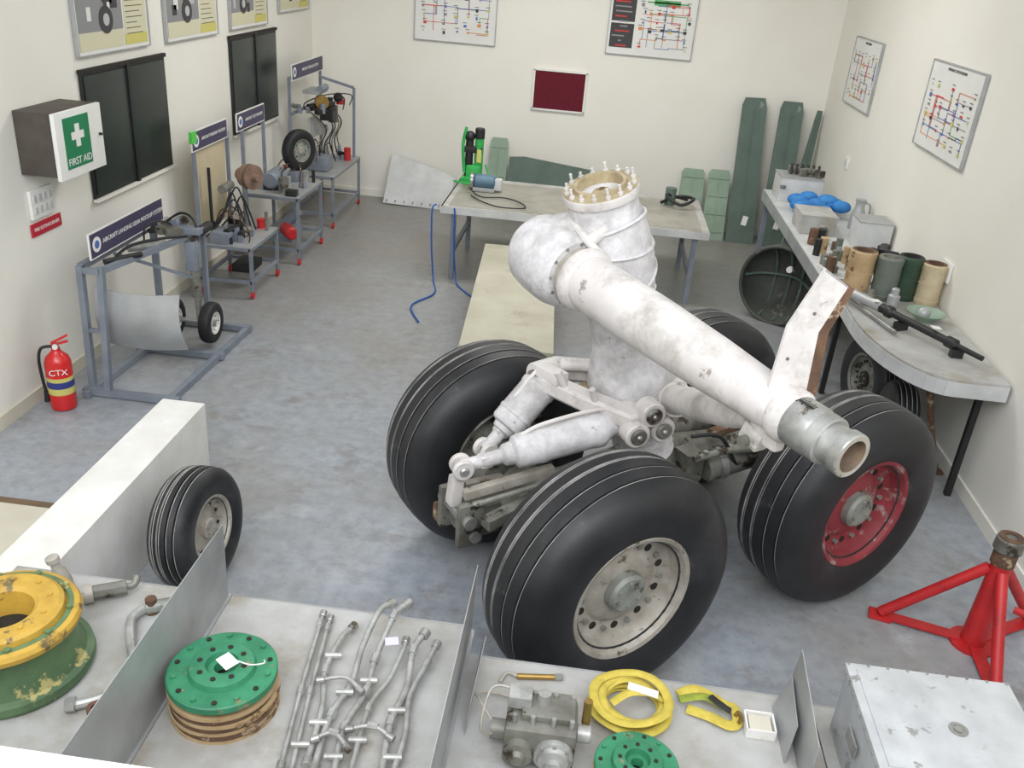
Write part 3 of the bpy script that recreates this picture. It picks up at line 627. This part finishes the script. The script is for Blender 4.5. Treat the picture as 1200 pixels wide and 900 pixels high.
m.box((0,0,.03),(.26,.24,.06),EG,bev=.01);m.box((0,0,.12),(.16,.14,.14),EG,bev=.02);m.cyl((-.06,0,.05),(-.06,0,.46),.045,BLACK);m.cyl((.05,0,.05),(.05,0,.50),.05,EG,bev=.01);m.cyl((.05,0,.48),(.05,0,.60),.055,BLACK,bev=.01);m.box((-.01,0,.36),(.2,.09,.07),BLACK,bev=.01);m.tube([(-.1,-.02,.6),(-.13,-.03,.4),(-.1,-.04,.1)],.018,EG);m.box((.06,-.055,.3),(.05,.01,.14),PY);m.sph((-.06,0,.5),.06,BLACK);m.tube([(.13,0,.2),(.2,-.1,.05),(.05,-.22,.02),(-.2,-.15,.02)],.012,EG);m.done()
m=M('power_cable',(-1.0,9.3,.815));m.tube([(-.3,.3,.05),(-.15,.1,.01),(.1,.15,.01),(.3,.0,.01),(.35,-.2,.01),(.1,-.25,.01),(-.1,-.1,.01),(-.25,.1,.01)],.007,BLACK);m.done()
m=M('blue_air_hose',(-1.55,9.0,0));m.tube([(.0,.0,.80),(-.03,-.05,.75),(-.02,-.08,.4),(.02,-.12,.03),(.1,-.5,.012),(-.05,-.9,.012),(.1,-1.3,.012)],.009,BLUEW);m.tube([(.2,-.09,.80),(.21,-.09,.75),(.22,-.10,.4),(.25,-.10,.1),(.3,-.2,.012),(.5,-.5,.012)],.009,BLUEW);m.done()
m=M('black_hose',(1.0,9.9,.81));m.tube([(-.2,0,.03),(0,.15,.08),(.15,0,.1),(.0,-.12,.05),(-.15,0,.12),(.1,.2,.04)],.018,BLACK);m.cyl((-.1,.1,.0),(-.1,.1,.18),.06,SAGE);m.done()
def lean(name,x,y,w,h,rake,mt,tilt=0,top=.85,ribs=0):
    m=M(name,(x,y,0),rot=(-rake,tilt,0))
    m.poly([(-w/2,0,0.0),(w/2,0,0.0),(w/2*top,0,h*.93),(w/2*top*.8,0,h),(-w/2*top*.8,0,h),(-w/2*top,0,h*.95)],(0,.035,0),mt)
    for i in range(ribs): m.box((0,-.006,h*(.12+.76*i/max(1,ribs-1))),(w*.8,.012,.02),mt)
    m.box((0,-.005,h*.5),(.015,.01,h*.85),mt)
    if ribs==0: m.box((w*.1,-.012,h*.16),(.07,.003,.12),WHITE,rot=(0,.2,0))
    m.done()
lean('rudder_panel',2.02,11.62,.36,1.82,.2,SAGE,-.04);lean('rudder_panel',2.42,11.58,.34,1.82,.22,SAGE,.0);lean('rudder_panel',2.60,11.6,.18,1.75,.22,SAGE,.10,top=.4)
lean('access_panel',1.33,11.75,.33,.86,.25,SAGEL,0,.9,3);lean('access_panel',1.66,11.65,.30,.9,.28,SAGEL,0,.9,4)
lean('access_panel',-1.25,11.8,.26,1.0,.2,SAGEL,0,.9,3)
m=M('flap_panel',(-.4,11.75,.0),rot=(-.25,0,0));m.poly([(-.7,0,.0),(.9,0,.0),(.9,0,.66),(-.5,0,.80),(-.7,0,.78)],(0,.03,0),SAGE);m.box((.1,-.004,.4),(1.4,.01,.02),SAGEL);m.done()
# ---------------------------------------------------------------- right side tables
TH=.95
m=M('side_table',(2.42,9.0,0));m.box((0,0,TH-.02),(.82,3.2,.04),ALUW,bev=.004);m.box((-.415,0,TH-.06),(.008,3.2,.12),ALU)
for y in (-1.5,.2,1.5):
    for x in (-.36,.36): sq(m,(x,y,0),(x,y,TH-.02),.05,FRAMEG)
m.box((.0,1.0,.3),(.6,1.0,.03),GREASE);m.done()
m=M('half_round_table',(2.42,6.35,0))
pts=[(.40,.95,TH-.03),(-.34,.95,TH-.03)]
for i in range(13):
    a=PI+PI/2*i/12;pts.append((.06+.42*math.cos(a)*1.0,.1+.98*math.sin(a),TH-.03))
pts+=[(.40,-.88,TH-.03)]
m.poly(pts,(0,0,.03),ALUD)
for p in ((-.25,.8),(.32,.8),(.32,-.7)): sq(m,(p[0],p[1],0),(p[0],p[1],TH-.03),.04,BLACK)
for i in range(1,len(pts)-1):
    a,b_=Vector(pts[i]),Vector(pts[i+1]);mid=(a+b_)/2;dv=b_-a
    m.box((mid.x,mid.y,TH-.07),(dv.length,.008,.1),ALUW,rot=(0,0,math.atan2(dv.y,dv.x)))
# rusty diagonal brace belongs to the table
m.tube([(.0,-.60,.86),(.15,-.50,.45),(.33,-.40,.02)],.022,RUST,sub=1);m.box((.33,-.40,.012),(.1,.06,.024),RUST)
m.done()
m=M('scrap_tyre',(2.40,6.72,.36),rot=(0,0,.2));tire(m,(0,0,0),(1,0,0),.36,.22,.2);rimface(m,(0,0,0),(-1,0,0),.22,.2,GREASE,DARK);m.done()
m=M('scrap_tyre',(2.42,6.08,.31),rot=(0,0,-.1));tire(m,(0,0,0),(1,0,0),.31,.2,.16);rimface(m,(0,0,0),(-1,0,0),.2,.16,GREASE,DARK);m.done()
def drum(x,y,r_,h,mt,tp):
    m=M('filter_canister',(x,y,TH));m.lathe((0,0,0),(0,0,1),[(0,r_*.93),(.01,r_),(.04,r_),(.045,r_*.96),(h-.06,r_*.96),(h-.05,r_),(h-.01,r_),(h,r_*.9),(h,r_*.62),(h-.03,r_*.58),(h-.03,0)],lambda j:mt if j<7 else tp,32,cap=False);m.ring((0,0,h*.5),(0,0,1),r_,r_*.9,.015,mt);m.done()
GGRN=mat('grey_green_canister',C(112,120,112),C(96,104,96),5,.6)
CREAMC=mat('cream_canister',C(206,192,162),C(184,168,136),6,.6,c3=C(140,100,70),thr=.62)
drum(2.2,7.05,.105,.36,ORANGE,RUST);drum(2.40,7.0,.10,.34,GGRN,GREASE);drum(2.57,7.05,.10,.35,DGREEN,DARK);drum(2.735,6.98,.095,.33,CREAMC,RUST)
m=M('small_canister',(2.42,6.78,TH));m.lathe((0,0,0),(0,0,1),[(0,.045),(.1,.045),(.11,.03),(.15,.03),(.16,.02)],ALU,20);m.done()
m=M('small_canister',(2.24,6.8,TH));m.lathe((0,0,0),(0,0,1),[(0,.05),(.08,.05),(.09,.035),(.12,.03)],GREASE,20);m.done()
m=M('metal_bowl',(2.60,6.55,TH));m.lathe((0,0,0),(0,0,1),[(0,.05),(.01,.055),(.07,.14),(.075,.14),(.02,.05),(.015,0)],SAGEL,28,cap=False);m.sph((-.02,0,.06),.05,ALU);m.done()
m=M('damper_strut',(2.4,6.2,TH));a0=Vector((-.36,.62,.10));a1=Vector((.30,-.50,.075));dv=(a1-a0)
m.lathe(a0,dv,[(0,.02),(.02,.035),(.45,.035),(.46,.045),(.5,.045),(.52,.028),(1.0,.028),(1.01,.04),(1.08,.04),(1.1,.02),(1.25,.018),(dv.length,.018)],BLACK,20);m.lathe(a0,dv,[(.1,.037),(.4,.037)],ALU,20);m.box((-.05,.10,.03),(.1,.05,.06),BLACK,rot=(0,0,.5));m.box((.2,-.33,.03),(.08,.05,.06),BLACK);m.box((-.2,.3,.135),(.07,.05,.002),WHITE,rot=(.1,.1,.4));m.box((.1,-.14,.13),(.07,.05,.002),WHITE,rot=(.1,.1,.2))
m.done()
m=M('metal_rod',(2.15,6.5,TH));m.tube([(-.08,.4,.03),(.12,-.35,.03)],.015,STEEL,sub=1);m.cyl((-.08,.4,.0),(-.08,.4,.06),.03,BLACK);m.done()
m=M('aluminium_box',(2.30,10.25,TH));m.box((0,0,.13),(.46,.4,.26),ALUW,bev=.01);m.box((0,0,.262),(.47,.41,.012),ALU);m.box((-.2,-.205,.16),(.06,.01,.04),STEEL);m.done()
m=M('aluminium_box',(2.66,8.5,TH));m.box((0,0,.13),(.30,.32,.26),ALUW,bev=.01);m.box((0,0,.265),(.31,.33,.012),ALU);m.done()
m=M('aluminium_box',(2.24,8.95,TH));m.box((0,0,.09),(.34,.42,.18),ALUD,bev=.01);m.box((0,0,.182),(.35,.43,.012),ALUD);m.done()
m=M('blue_cloth_bundle',(2.46,9.62,TH))
for i in range(16): m.sph((random.uniform(-.27,.25),random.uniform(-.2,.2),.08+random.uniform(0,.08)),.08,BLUE,(1.3,1,.8),16)
m.done()
m=M('metal_jug',(2.70,9.15,TH));m.lathe((0,0,0),(0,0,1),[(0,.07),(.01,.075),(.15,.07),(.22,.045),(.27,.045),(.3,.055)],ALU,24);m.tube([(.05,0,.27),(.10,0,.24),(.10,0,.12),(.07,0,.08)],.01,ALU);m.done()
m=M('black_pump_parts',(2.57,7.8,TH+.012))
for i in range(8):
    x_,y_=random.uniform(-.12,.12),random.uniform(-.2,.18);m.cyl((x_,y_,.002),(x_,y_+random.uniform(-.05,.05),.17),.045,BLACK,seg=14,bev=.005)
m.box((0,0,.05),(.3,.3,.08),BLACK,bev=.01);m.done()
m=M('machined_fittings',(2.2,8.0,TH+.002))
for i in range(22):
    x,y=random.uniform(-.14,.14),random.uniform(-.5,.6);m.cyl((x,y,0),(x,y,random.uniform(.05,.15)),random.uniform(.02,.045),random.choice([GREASE,RUST,BLACK,ALU,ORANGE,GGRN]),seg=14)
m.done()
m=M('bracket_parts',(2.35,10.25,TH+.275))
for i in range(6):
    x=-.15+.06*i;m.box((x,random.uniform(-.1,.1),.04),(.05,.08,.07),GREASE,rot=(0,0,i),bev=.005);m.cyl((x,0,.0),(x,.04,.1),.015,BLACK,seg=10)
m.done()
m=M('cowling_shell',(1.97,8.74,0),rot=(0,0,-.55))
def ell(a,k=1,yy=0): return (.38*k*math.cos(a),yy,.40+.395*k*math.sin(a)+yy*.25)
m.sheet(lambda u,v:ell(2*PI*u,math.cos(v*PI/2*.93),.32*math.sin(v*PI/2)),36,10,(0,.012,0),SHELL)
m.tube([ell(2*PI*i/20) for i in range(20)],.028,SHELL,closed=True,sub=2,flat=(.03,.022))
for k in (-.35,.05,.4):
    m.tube([(.38*k,.02+.28*math.sin(PI*(i/8))*math.sqrt(1-k*k),.40-.38*math.cos(PI*i/8)*math.sqrt(1-k*k)) for i in range(9)],.014,SAGE,sub=2)
m.tube([(-.36,.02,.42),(-.2,.2,.44),(.1,.24,.45),(.36,.02,.42)],.014,SAGE);m.cyl((.1,.0,.6),(.1,-.04,.6),.03,WHITE)
m.done()
m,w_,h_=wallobj('wall_socket','R',6.9,7.1,1.15,1.3);m.box((w_/2,-.01,h_/2),(w_,.02,h_),WHITE,bev=.004);m.box((w_*.3,-.022,h_/2),(.04,.006,.05),ALUW);m.box((w_*.7,-.022,h_/2),(.04,.006,.05),ALUW);m.done()
m,w_,h_=wallobj('wall_socket','R',10.4,10.55,1.3,1.42);m.box((w_/2,-.01,h_/2),(w_,.02,h_),WHITE,bev=.004);m.box((w_*.5,-.022,h_/2),(.04,.006,.05),ALUW);m.done()
# ---------------------------------------------------------------- foreground display tables
TZ=.75
def table(name,x0,x1,y0,y1,mt):
    m=M(name,((x0+x1)/2,(y0+y1)/2,0));w=x1-x0;d_=y1-y0
    m.box((0,0,TZ-.012),(w,d_,.024),mt);m.box((0,d_/2+.003,TZ-.025),(w,.008,.05),ALU);m.box((0,0,TZ-.05),(w*.98,d_*.94,.05),FRAMEG)
    for x in (-w/2+.06,w/2-.06):
        for y in (-d_/2+.06,d_/2-.06): sq(m,(x,y,0),(x,y,TZ-.03),.05,FRAMEG)
    return m
table('display_table',-2.18,-1.262,1.55,2.8,ALUD).done()
table('display_table',-1.258,-.272,1.55,2.8,ALUD).done()
table('display_table',-.262,1.04,1.55,2.64,ALUD).done()
table('display_table',1.045,2.1,1.55,2.62,ALUD).done()
def divider(x,y0,y1,h0,h1,name='sheet_divider'):
    m=M(name,(x,(y0+y1)/2,TZ));L_=(y1-y0)/2
    m.poly([(0,-L_,0),(0,L_,0),(.01,L_-.02,h1),(.0,-L_,h0)],(.003,0,0),ALU);m.box((.008,0,.0015),(.016,2*L_,.003),ALU);m.done()
divider(-1.275,1.6,2.79,.36,.37);divider(-.27,1.6,2.78,.3,.34);divider(.94,2.2,2.62,.22,.27)
m=M('sheet_offcut',(-.215,2.45,TZ));m.poly([(0,-.2,0),(0,.2,0),(.02,.15,.14),(.01,-.15,.12)],(.003,0,0),ALU);m.done()
m=M('sheet_offcut',(.892,2.46,TZ));m.poly([(0,-.14,0),(0,.12,0),(.04,.12,.16),(.025,-.1,.14)],(.003,0,0),ALU);m.done()
m=M('wheel_rim',(-1.86,2.28,TZ))
m.lathe((0,0,0),(0,0,1),[(0,.20),(.0,.262),(.02,.272),(.045,.268),(.055,.245),(.10,.225),(.17,.22),(.20,.232)],OLIVE,56,cap=False)
m.lathe((0,0,0),(0,0,1),[(.20,.228),(.205,.246),(.225,.25),(.24,.242),(.245,.225),(.235,.20),(.262,.195),(.272,.18),(.268,.115),(.255,.10),(.2,.092),(.05,.09)],YELP,56,cap=False)
m.lathe((0,0,0),(0,0,1),[(.16,.098),(.16,0)],DARK,32,cap=False);m.lathe((0,0,0),(0,0,1),[(.235,.226),(.246,.224),(.246,.206),(.235,.204)],OLIVE,48,cap=False)
for i in range(10):
    a=2*PI*i/10;m.cyl((.15*math.cos(a),.15*math.sin(a),.262),(.15*math.cos(a),.15*math.sin(a),.276),.009,YELP,seg=12)
for i in range(10):
    a=2*PI*(i+.5)/10;m.cyl((.215*math.cos(a),.215*math.sin(a),.235),(.215*math.cos(a),.215*math.sin(a),.256),.012,OLIVE,seg=6)
m.done()
def brakepack(name,x,y,R,n,h0):
    m=M(name,(x,y,TZ));z_=0
    for i in range(n):
        m.ring((.004*math.sin(i*2),.004*math.cos(i*3),z_),(0,0,1),R*(.96 if i%2 else 1.0),R*.5,h0*.8,ORANGE if i%2==0 else RUST,48);z_+=h0
    m.ring((0,0,z_),(0,0,1),R*.88,R*.4,.02,GREASE,48);z_+=.02
    m.lathe((0,0,z_),(0,0,1),[(0,R*.3),(0,R*1.0),(.022,R*1.0),(.026,R*.97),(.026,R*.62),(.045,R*.58),(.05,R*.5),(.05,R*.30),(.03,R*.26),(.03,R*.15),(0,R*.12)],GREEN,56,cap=False)
    m.lathe((0,0,z_-.01),(0,0,1),[(0,0),(0,R*.5)],DARK,32,cap=False)
    for i in range(8):
        a=2*PI*i/8;m.cyl((R*.42*math.cos(a),R*.42*math.sin(a),z_+.04),(R*.42*math.cos(a),R*.42*math.sin(a),z_+.053),R*.05,DARK,seg=14)
    for i in range(14):
        a=2*PI*i/14;m.cyl((R*.86*math.cos(a),R*.86*math.sin(a),z_+.02),(R*.86*math.cos(a),R*.86*math.sin(a),z_+(.030 if i%2 else .034)),R*.05,DARK if i%2 else GREEN,seg=10)
    return m,z_
m,z_=brakepack('brake_disc_pack',-1.062,2.24,.185,7,.017)
m.box((.02,-.0,z_+.062),(.075,.05,.002),WHITE,rot=(.1,-.1,-.7));m.tube([(.05,.01,z_+.06),(.10,.0,z_+.06),(.14,.02,z_+.055),(.13,.05,z_+.04)],.0025,WHITE);m.done()
m,z_=brakepack('brake_disc_pack',.37,2.15,.14,3,.014);m.done()
m=M('metal_pipe_set',(-.62,2.38,TZ))
def endc(p,d_,r_):
    p=Vector(p);d_=Vector(d_).normalized();m.cyl(p-d_*.02,p+d_*.012,r_,STEEL,seg=12,bev=.003)
pp=[([(-.24,.36,.02),(-.235,.3,.02),(-.20,-.05,.02),(-.16,-.38,.02)],.009),
([(-.205,.34,.02),(-.20,.28,.02),(-.165,-.05,.02),(-.12,-.40,.02)],.009),
([(-.10,.30,.03),(-.13,.22,.03),(-.14,.05,.03),(-.10,-.12,.03),(-.08,-.36,.03)],.011),
([(.04,.36,.12),(-.0,.30,.12),(-.03,.16,.06),(-.03,.0,.03),(-.06,-.15,.03),(-.05,-.38,.03)],.012),
([(.10,.37,.12),(.06,.30,.11),(.03,.12,.05),(.03,-.03,.03),(0,-.2,.03),(.02,-.40,.03)],.012),
([(.12,.24,.05),(.12,.18,.05),(.10,.05,.03),(.06,-.1,.03),(.07,-.40,.03)],.010),
([(.19,.26,.08),(.16,.18,.06),(.17,.02,.03),(.15,-.15,.03),(.17,-.38,.03)],.013),
([(.24,.24,.05),(.22,.14,.04),(.19,-.02,.03),(.21,-.2,.03),(.20,-.40,.03)],.011),
([(-.14,-.02,.05),(-.05,.0,.06),(.02,-.05,.055)],.008),([(.02,-.22,.05),(.1,-.2,.06),(.17,-.23,.05)],.008),([(-.08,-.28,.05),(-.02,-.25,.06),(.04,-.3,.05)],.008)]
for P_,r_ in pp:
    m.tube(P_,r_,ZINC,seg=12);a=Vector(P_[0]);b_=Vector(P_[-1]);endc(a,a-Vector(P_[1]),r_*1.6);endc(b_,b_-Vector(P_[-2]),r_*1.6)
    for k in range(1,len(P_)-1):
        if random.random()<.7:
            c=Vector(P_[k]);dn=(Vector(P_[k+1])-Vector(P_[k-1])).normalized();m.cyl(c-dn*.018,c+dn*.018,r_*1.5,ZINC,seg=6)
for x,y in ((-.13,.12),(-.09,-.2),(-.04,-.05),(.03,.02),(.06,-.25),(.16,-.1),(-.12,-.3),(.0,-.33),(.19,-.3)):
    m.cyl((x-.03,y,.035),(x+.03,y+.01,.035),.012,ZINC,seg=10)
m.box((.08,.17,.10),(.05,.035,.002),flat('lavender_tag',205,202,225),rot=(.2,0,.3));m.done()
m=M('hydraulic_pump_unit',(.045,2.24,TZ+.003))
m.box((0,0,.08),(.24,.17,.15),GREASE,bev=.018);m.box((.02,.02,.165),(.18,.12,.03),GREASE,bev=.01);m.box((-.08,.03,.19),(.08,.07,.05),ZINC,bev=.01)
m.lathe((.05,-.085,.07),(0,-1,0),[(0,.066),(.02,.066),(.025,.055),(.04,.05),(.05,.03),(.07,.03),(.072,.0)],ZINC,32);m.lathe((-.07,-.085,.07),(0,-1,0),[(0,.05),(.03,.05),(.035,.03),(.05,.02),(.05,0)],GREASE,24)
for i in range(8):
    a=2*PI*i/8;m.cyl((.05+.058*math.cos(a),-.10,.07+.058*math.sin(a)),(.05+.058*math.cos(a),-.115,.07+.058*math.sin(a)),.007,STEEL,seg=6)
for x in (-.09,-.03,.04,.1):
    for y in (-.05,.06): m.cyl((x,y,.15),(x,y,.19),.009,STEEL,seg=6)
m.cyl((.12,0,.09),(.17,0,.09),.03,ZINC,bev=.004);m.cyl((.15,.04,.10),(.15,.04,.2),.015,BRASS,seg=8);m.cyl((-.12,0,.06),(-.17,0,.06),.035,GREASE);m.cyl((0,.03,.17),(0,.03,.22),.022,ZINC)
m.tube([(-.16,0,.08),(-.22,.06,.12),(-.235,.15,.06),(-.16,.2,.02),(-.05,.17,.02)],.005,RIMG);m.tube([(-.15,-.02,.06),(-.2,-.05,.1),(-.18,.04,.2),(-.1,.05,.2)],.005,RIMG)
m.done()
m=M('brass_needle_valve',(.02,2.55,TZ));m.cyl((-.08,0,.012),(.06,.02,.012),.011,BRASS);m.cyl((.06,.02,.014),(.09,.025,.014),.014,STEEL,seg=6);m.tube([(-.08,0,.012),(-.12,.01,.012),(-.14,-.04,.012)],.006,RIMG);m.done()
m=M('lifting_strap',(.365,2.46,TZ))
for k in range(6):
    rr=.108+.012*(k%3);zc=.012+.013*k;off=(.01*math.sin(k*2.1),.01*math.cos(k*1.7))
    m.tube([(off[0]+rr*math.cos(2*PI*i/14)*(1.03),off[1]+rr*math.sin(2*PI*i/14)*.95,zc+.006*math.sin(i*1.3+k)) for i in range(14)],.012,STRAP,closed=True,sub=3,seg=8,flat=(.017,.006))
m.tube([(-.08,-.06,.09),(-.02,-.02,.11),(.05,.0,.10),(.11,.02,.06)],.012,STRAP,seg=8,flat=(.016,.005));m.box((.03,.0,.112),(.11,.035,.003),WHITE,rot=(0,.1,-.15))
m.done()
m=M('ratchet_strap',(.65,2.50,TZ))
m.tube([(-.11,.06,.02),(-.04,.09,.03),(.06,.03,.03),(.09,.02,.03),(.10,-.03,.02),(.07,-.06,.02),(.0,-.03,.02),(-.08,.0,.015)],.012,STRAP,sub=5,seg=8,flat=(.02,.004))
m.tube([(-.11,.02,.035),(-.02,.04,.045),(.05,.0,.045)],.01,mat('green_webbing',C(150,160,60),C(110,125,45),20,.8),sub=5,seg=8,flat=(.018,.004));m.tube([(.0,.03,.06),(.04,-.01,.06),(.07,-.02,.05)],.012,BLACK,sub=4,flat=(.014,.006))
m.tube([(.09,-.02,.03),(.105,.0,.03),(.11,-.03,.03),(.10,-.05,.03)],.007,BRASS);m.done()
m=M('small_tray',(.825,2.46,TZ));m.box((0,0,.004),(.10,.09,.008),WHITEP)
for c,d_ in (((0,.045,.022),(.10,.006,.04)),((0,-.045,.022),(.10,.006,.04)),((.05,0,.022),(.006,.09,.04)),((-.05,0,.022),(.006,.09,.04))): m.box(c,d_,WHITEP)
m.box((0,0,.03),(.08,.07,.01),BEIGE,bev=.002);m.done()
m=M('metal_case',(1.36,2.29,TZ));CASE=mat('case_aluminium',C(204,207,210),C(184,187,190),7,.42,.3,c3=C(150,150,148),thr=.6,s3=10)
m.box((0,0,.14),(.54,.46,.28),CASE,bev=.01);m.box((0,0,.285),(.56,.48,.03),CASE,bev=.006);m.box((0,0,.302),(.50,.42,.006),CASE,bev=.002)
for i in range(9):
    m.cyl((-.27+.0675*i,.232,.301),(-.27+.0675*i,.232,.304),.005,HUB,seg=8);m.cyl((-.281,-.2+.05*i,.285),(-.284,-.2+.05*i,.285),.005,HUB,seg=8)
m.ring((.02,-.02,.305),(0,0,1),.03,.018,.004,STEEL,24);m.cyl((.02,-.02,.302),(.02,-.02,.31),.015,STEEL);m.box((-.284,0,.17),(.006,.1,.05),STEEL);m.done()
m=M('hose_fitting',(-1.50,2.60,TZ));m.tube([(.06,-.26,.03),(-.01,-.15,.03),(-.06,-.04,.03),(-.04,.03,.03)],.018,ZINC,seg=14);m.cyl((-.04,.03,.03),(.07,.08,.03),.026,HUB,bev=.004);m.cyl((-.02,.04,.0),(-.02,.04,.07),.022,RUST);m.box((.11,.08,.04),(.06,.045,.002),flat('lavender_tag',205,202,225),rot=(.2,.1,.4));m.done()
m=M('pipe_union',(-1.72,2.70,TZ+.01));m.cyl((-.05,-.04,.03),(.06,.02,.03),.03,GREASE,seg=8);m.cyl((-.08,-.06,.03),(-.05,-.04,.03),.038,RIMG,seg=16);m.tube([(.05,.02,.03),(.08,.04,.03),(.08,.07,.05)],.015,GREASE);m.done()
m=M('elbow_fitting',(-1.46,2.12,TZ));m.tube([(-.10,0,.02),(-.03,.03,.03),(.02,.06,.04)],.018,ZINC);m.cyl((-.11,-.005,.028),(-.08,.005,.028),.028,STEEL,seg=6);m.done()
m=M('black_valve',(-1.36,1.97,TZ));m.cyl((0,0,0),(0,0,.11),.05,BLACK,seg=6);m.cyl((0,0,.11),(0,0,.16),.042,GREASE,seg=24,bev=.006);m.cyl((0,0,.16),(0,0,.19),.03,BLACK,seg=24);m.ring((0,0,.19),(0,0,1),.03,.015,.015,RUST);m.done()
m=M('bottle_fitting',(-1.90,2.70,TZ));m.lathe((0,0,0),(-.2,-.1,1),[(0,.03),(.05,.035),(.10,.03),(.12,.018),(.15,.018),(.155,.026),(.175,.026)],RIMG,20);m.done()
# ---------------------------------------------------------------- light, camera
W=bpy.data.worlds.new('World');bpy.context.scene.world=W;W.use_nodes=True
bg=W.node_tree.nodes['Background'];bg.inputs[0].default_value=(.94,.965,1,1);bg.inputs[1].default_value=1.25
def area(n,loc,rot,sx,sy,e,col=(1,1,1)):
    l=bpy.data.lights.new(n,'AREA');l.shape='RECTANGLE';l.size=sx;l.size_y=sy;l.energy=e;l.color=col
    o=bpy.data.objects.new(n,l);o.location=loc;o.rotation_euler=rot;bpy.context.collection.objects.link(o);return o
area('daylight_opening',(-.4,-.8,5.2),(math.radians(48),0,0),6,3,290,(.97,.985,1))
slab('ceiling',((XL+XR)/2,8.6,ZT+.05),(XR-XL+.4,7.4,.1),WALL)
area('back_fill_light',(-.4,8.8,4.5),(0,0,0),3,1.2,135,(1,.99,.97))  # added fill light, balances the back of the room against the open front
th=math.atan(505/1048);yaw=math.atan(79/1163);fh=Vector((-math.sin(yaw),math.cos(yaw),0));r0=Vector((math.cos(yaw),math.sin(yaw),0))
up0=fh*math.sin(th)+Vector((0,0,math.cos(th)));Fw=fh*math.cos(th)-Vector((0,0,math.sin(th)))
ro=math.atan2(.085,.9964);Ix=r0*math.cos(ro)+up0*math.sin(ro);Iy=up0*math.cos(ro)-r0*math.sin(ro)
cam=bpy.data.cameras.new('Camera');cam.sensor_width=36;cam.lens=1048/1200*36;cam.clip_start=.05
co=bpy.data.objects.new('Camera',cam);bpy.context.collection.objects.link(co)
mw=Matrix((Ix,Iy,-Fw)).transposed().to_4x4();mw.translation=Vector((0,0,3.2));co.matrix_world=mw
bpy.context.scene.camera=co
bpy.context.scene.view_settings.view_transform='Standard'
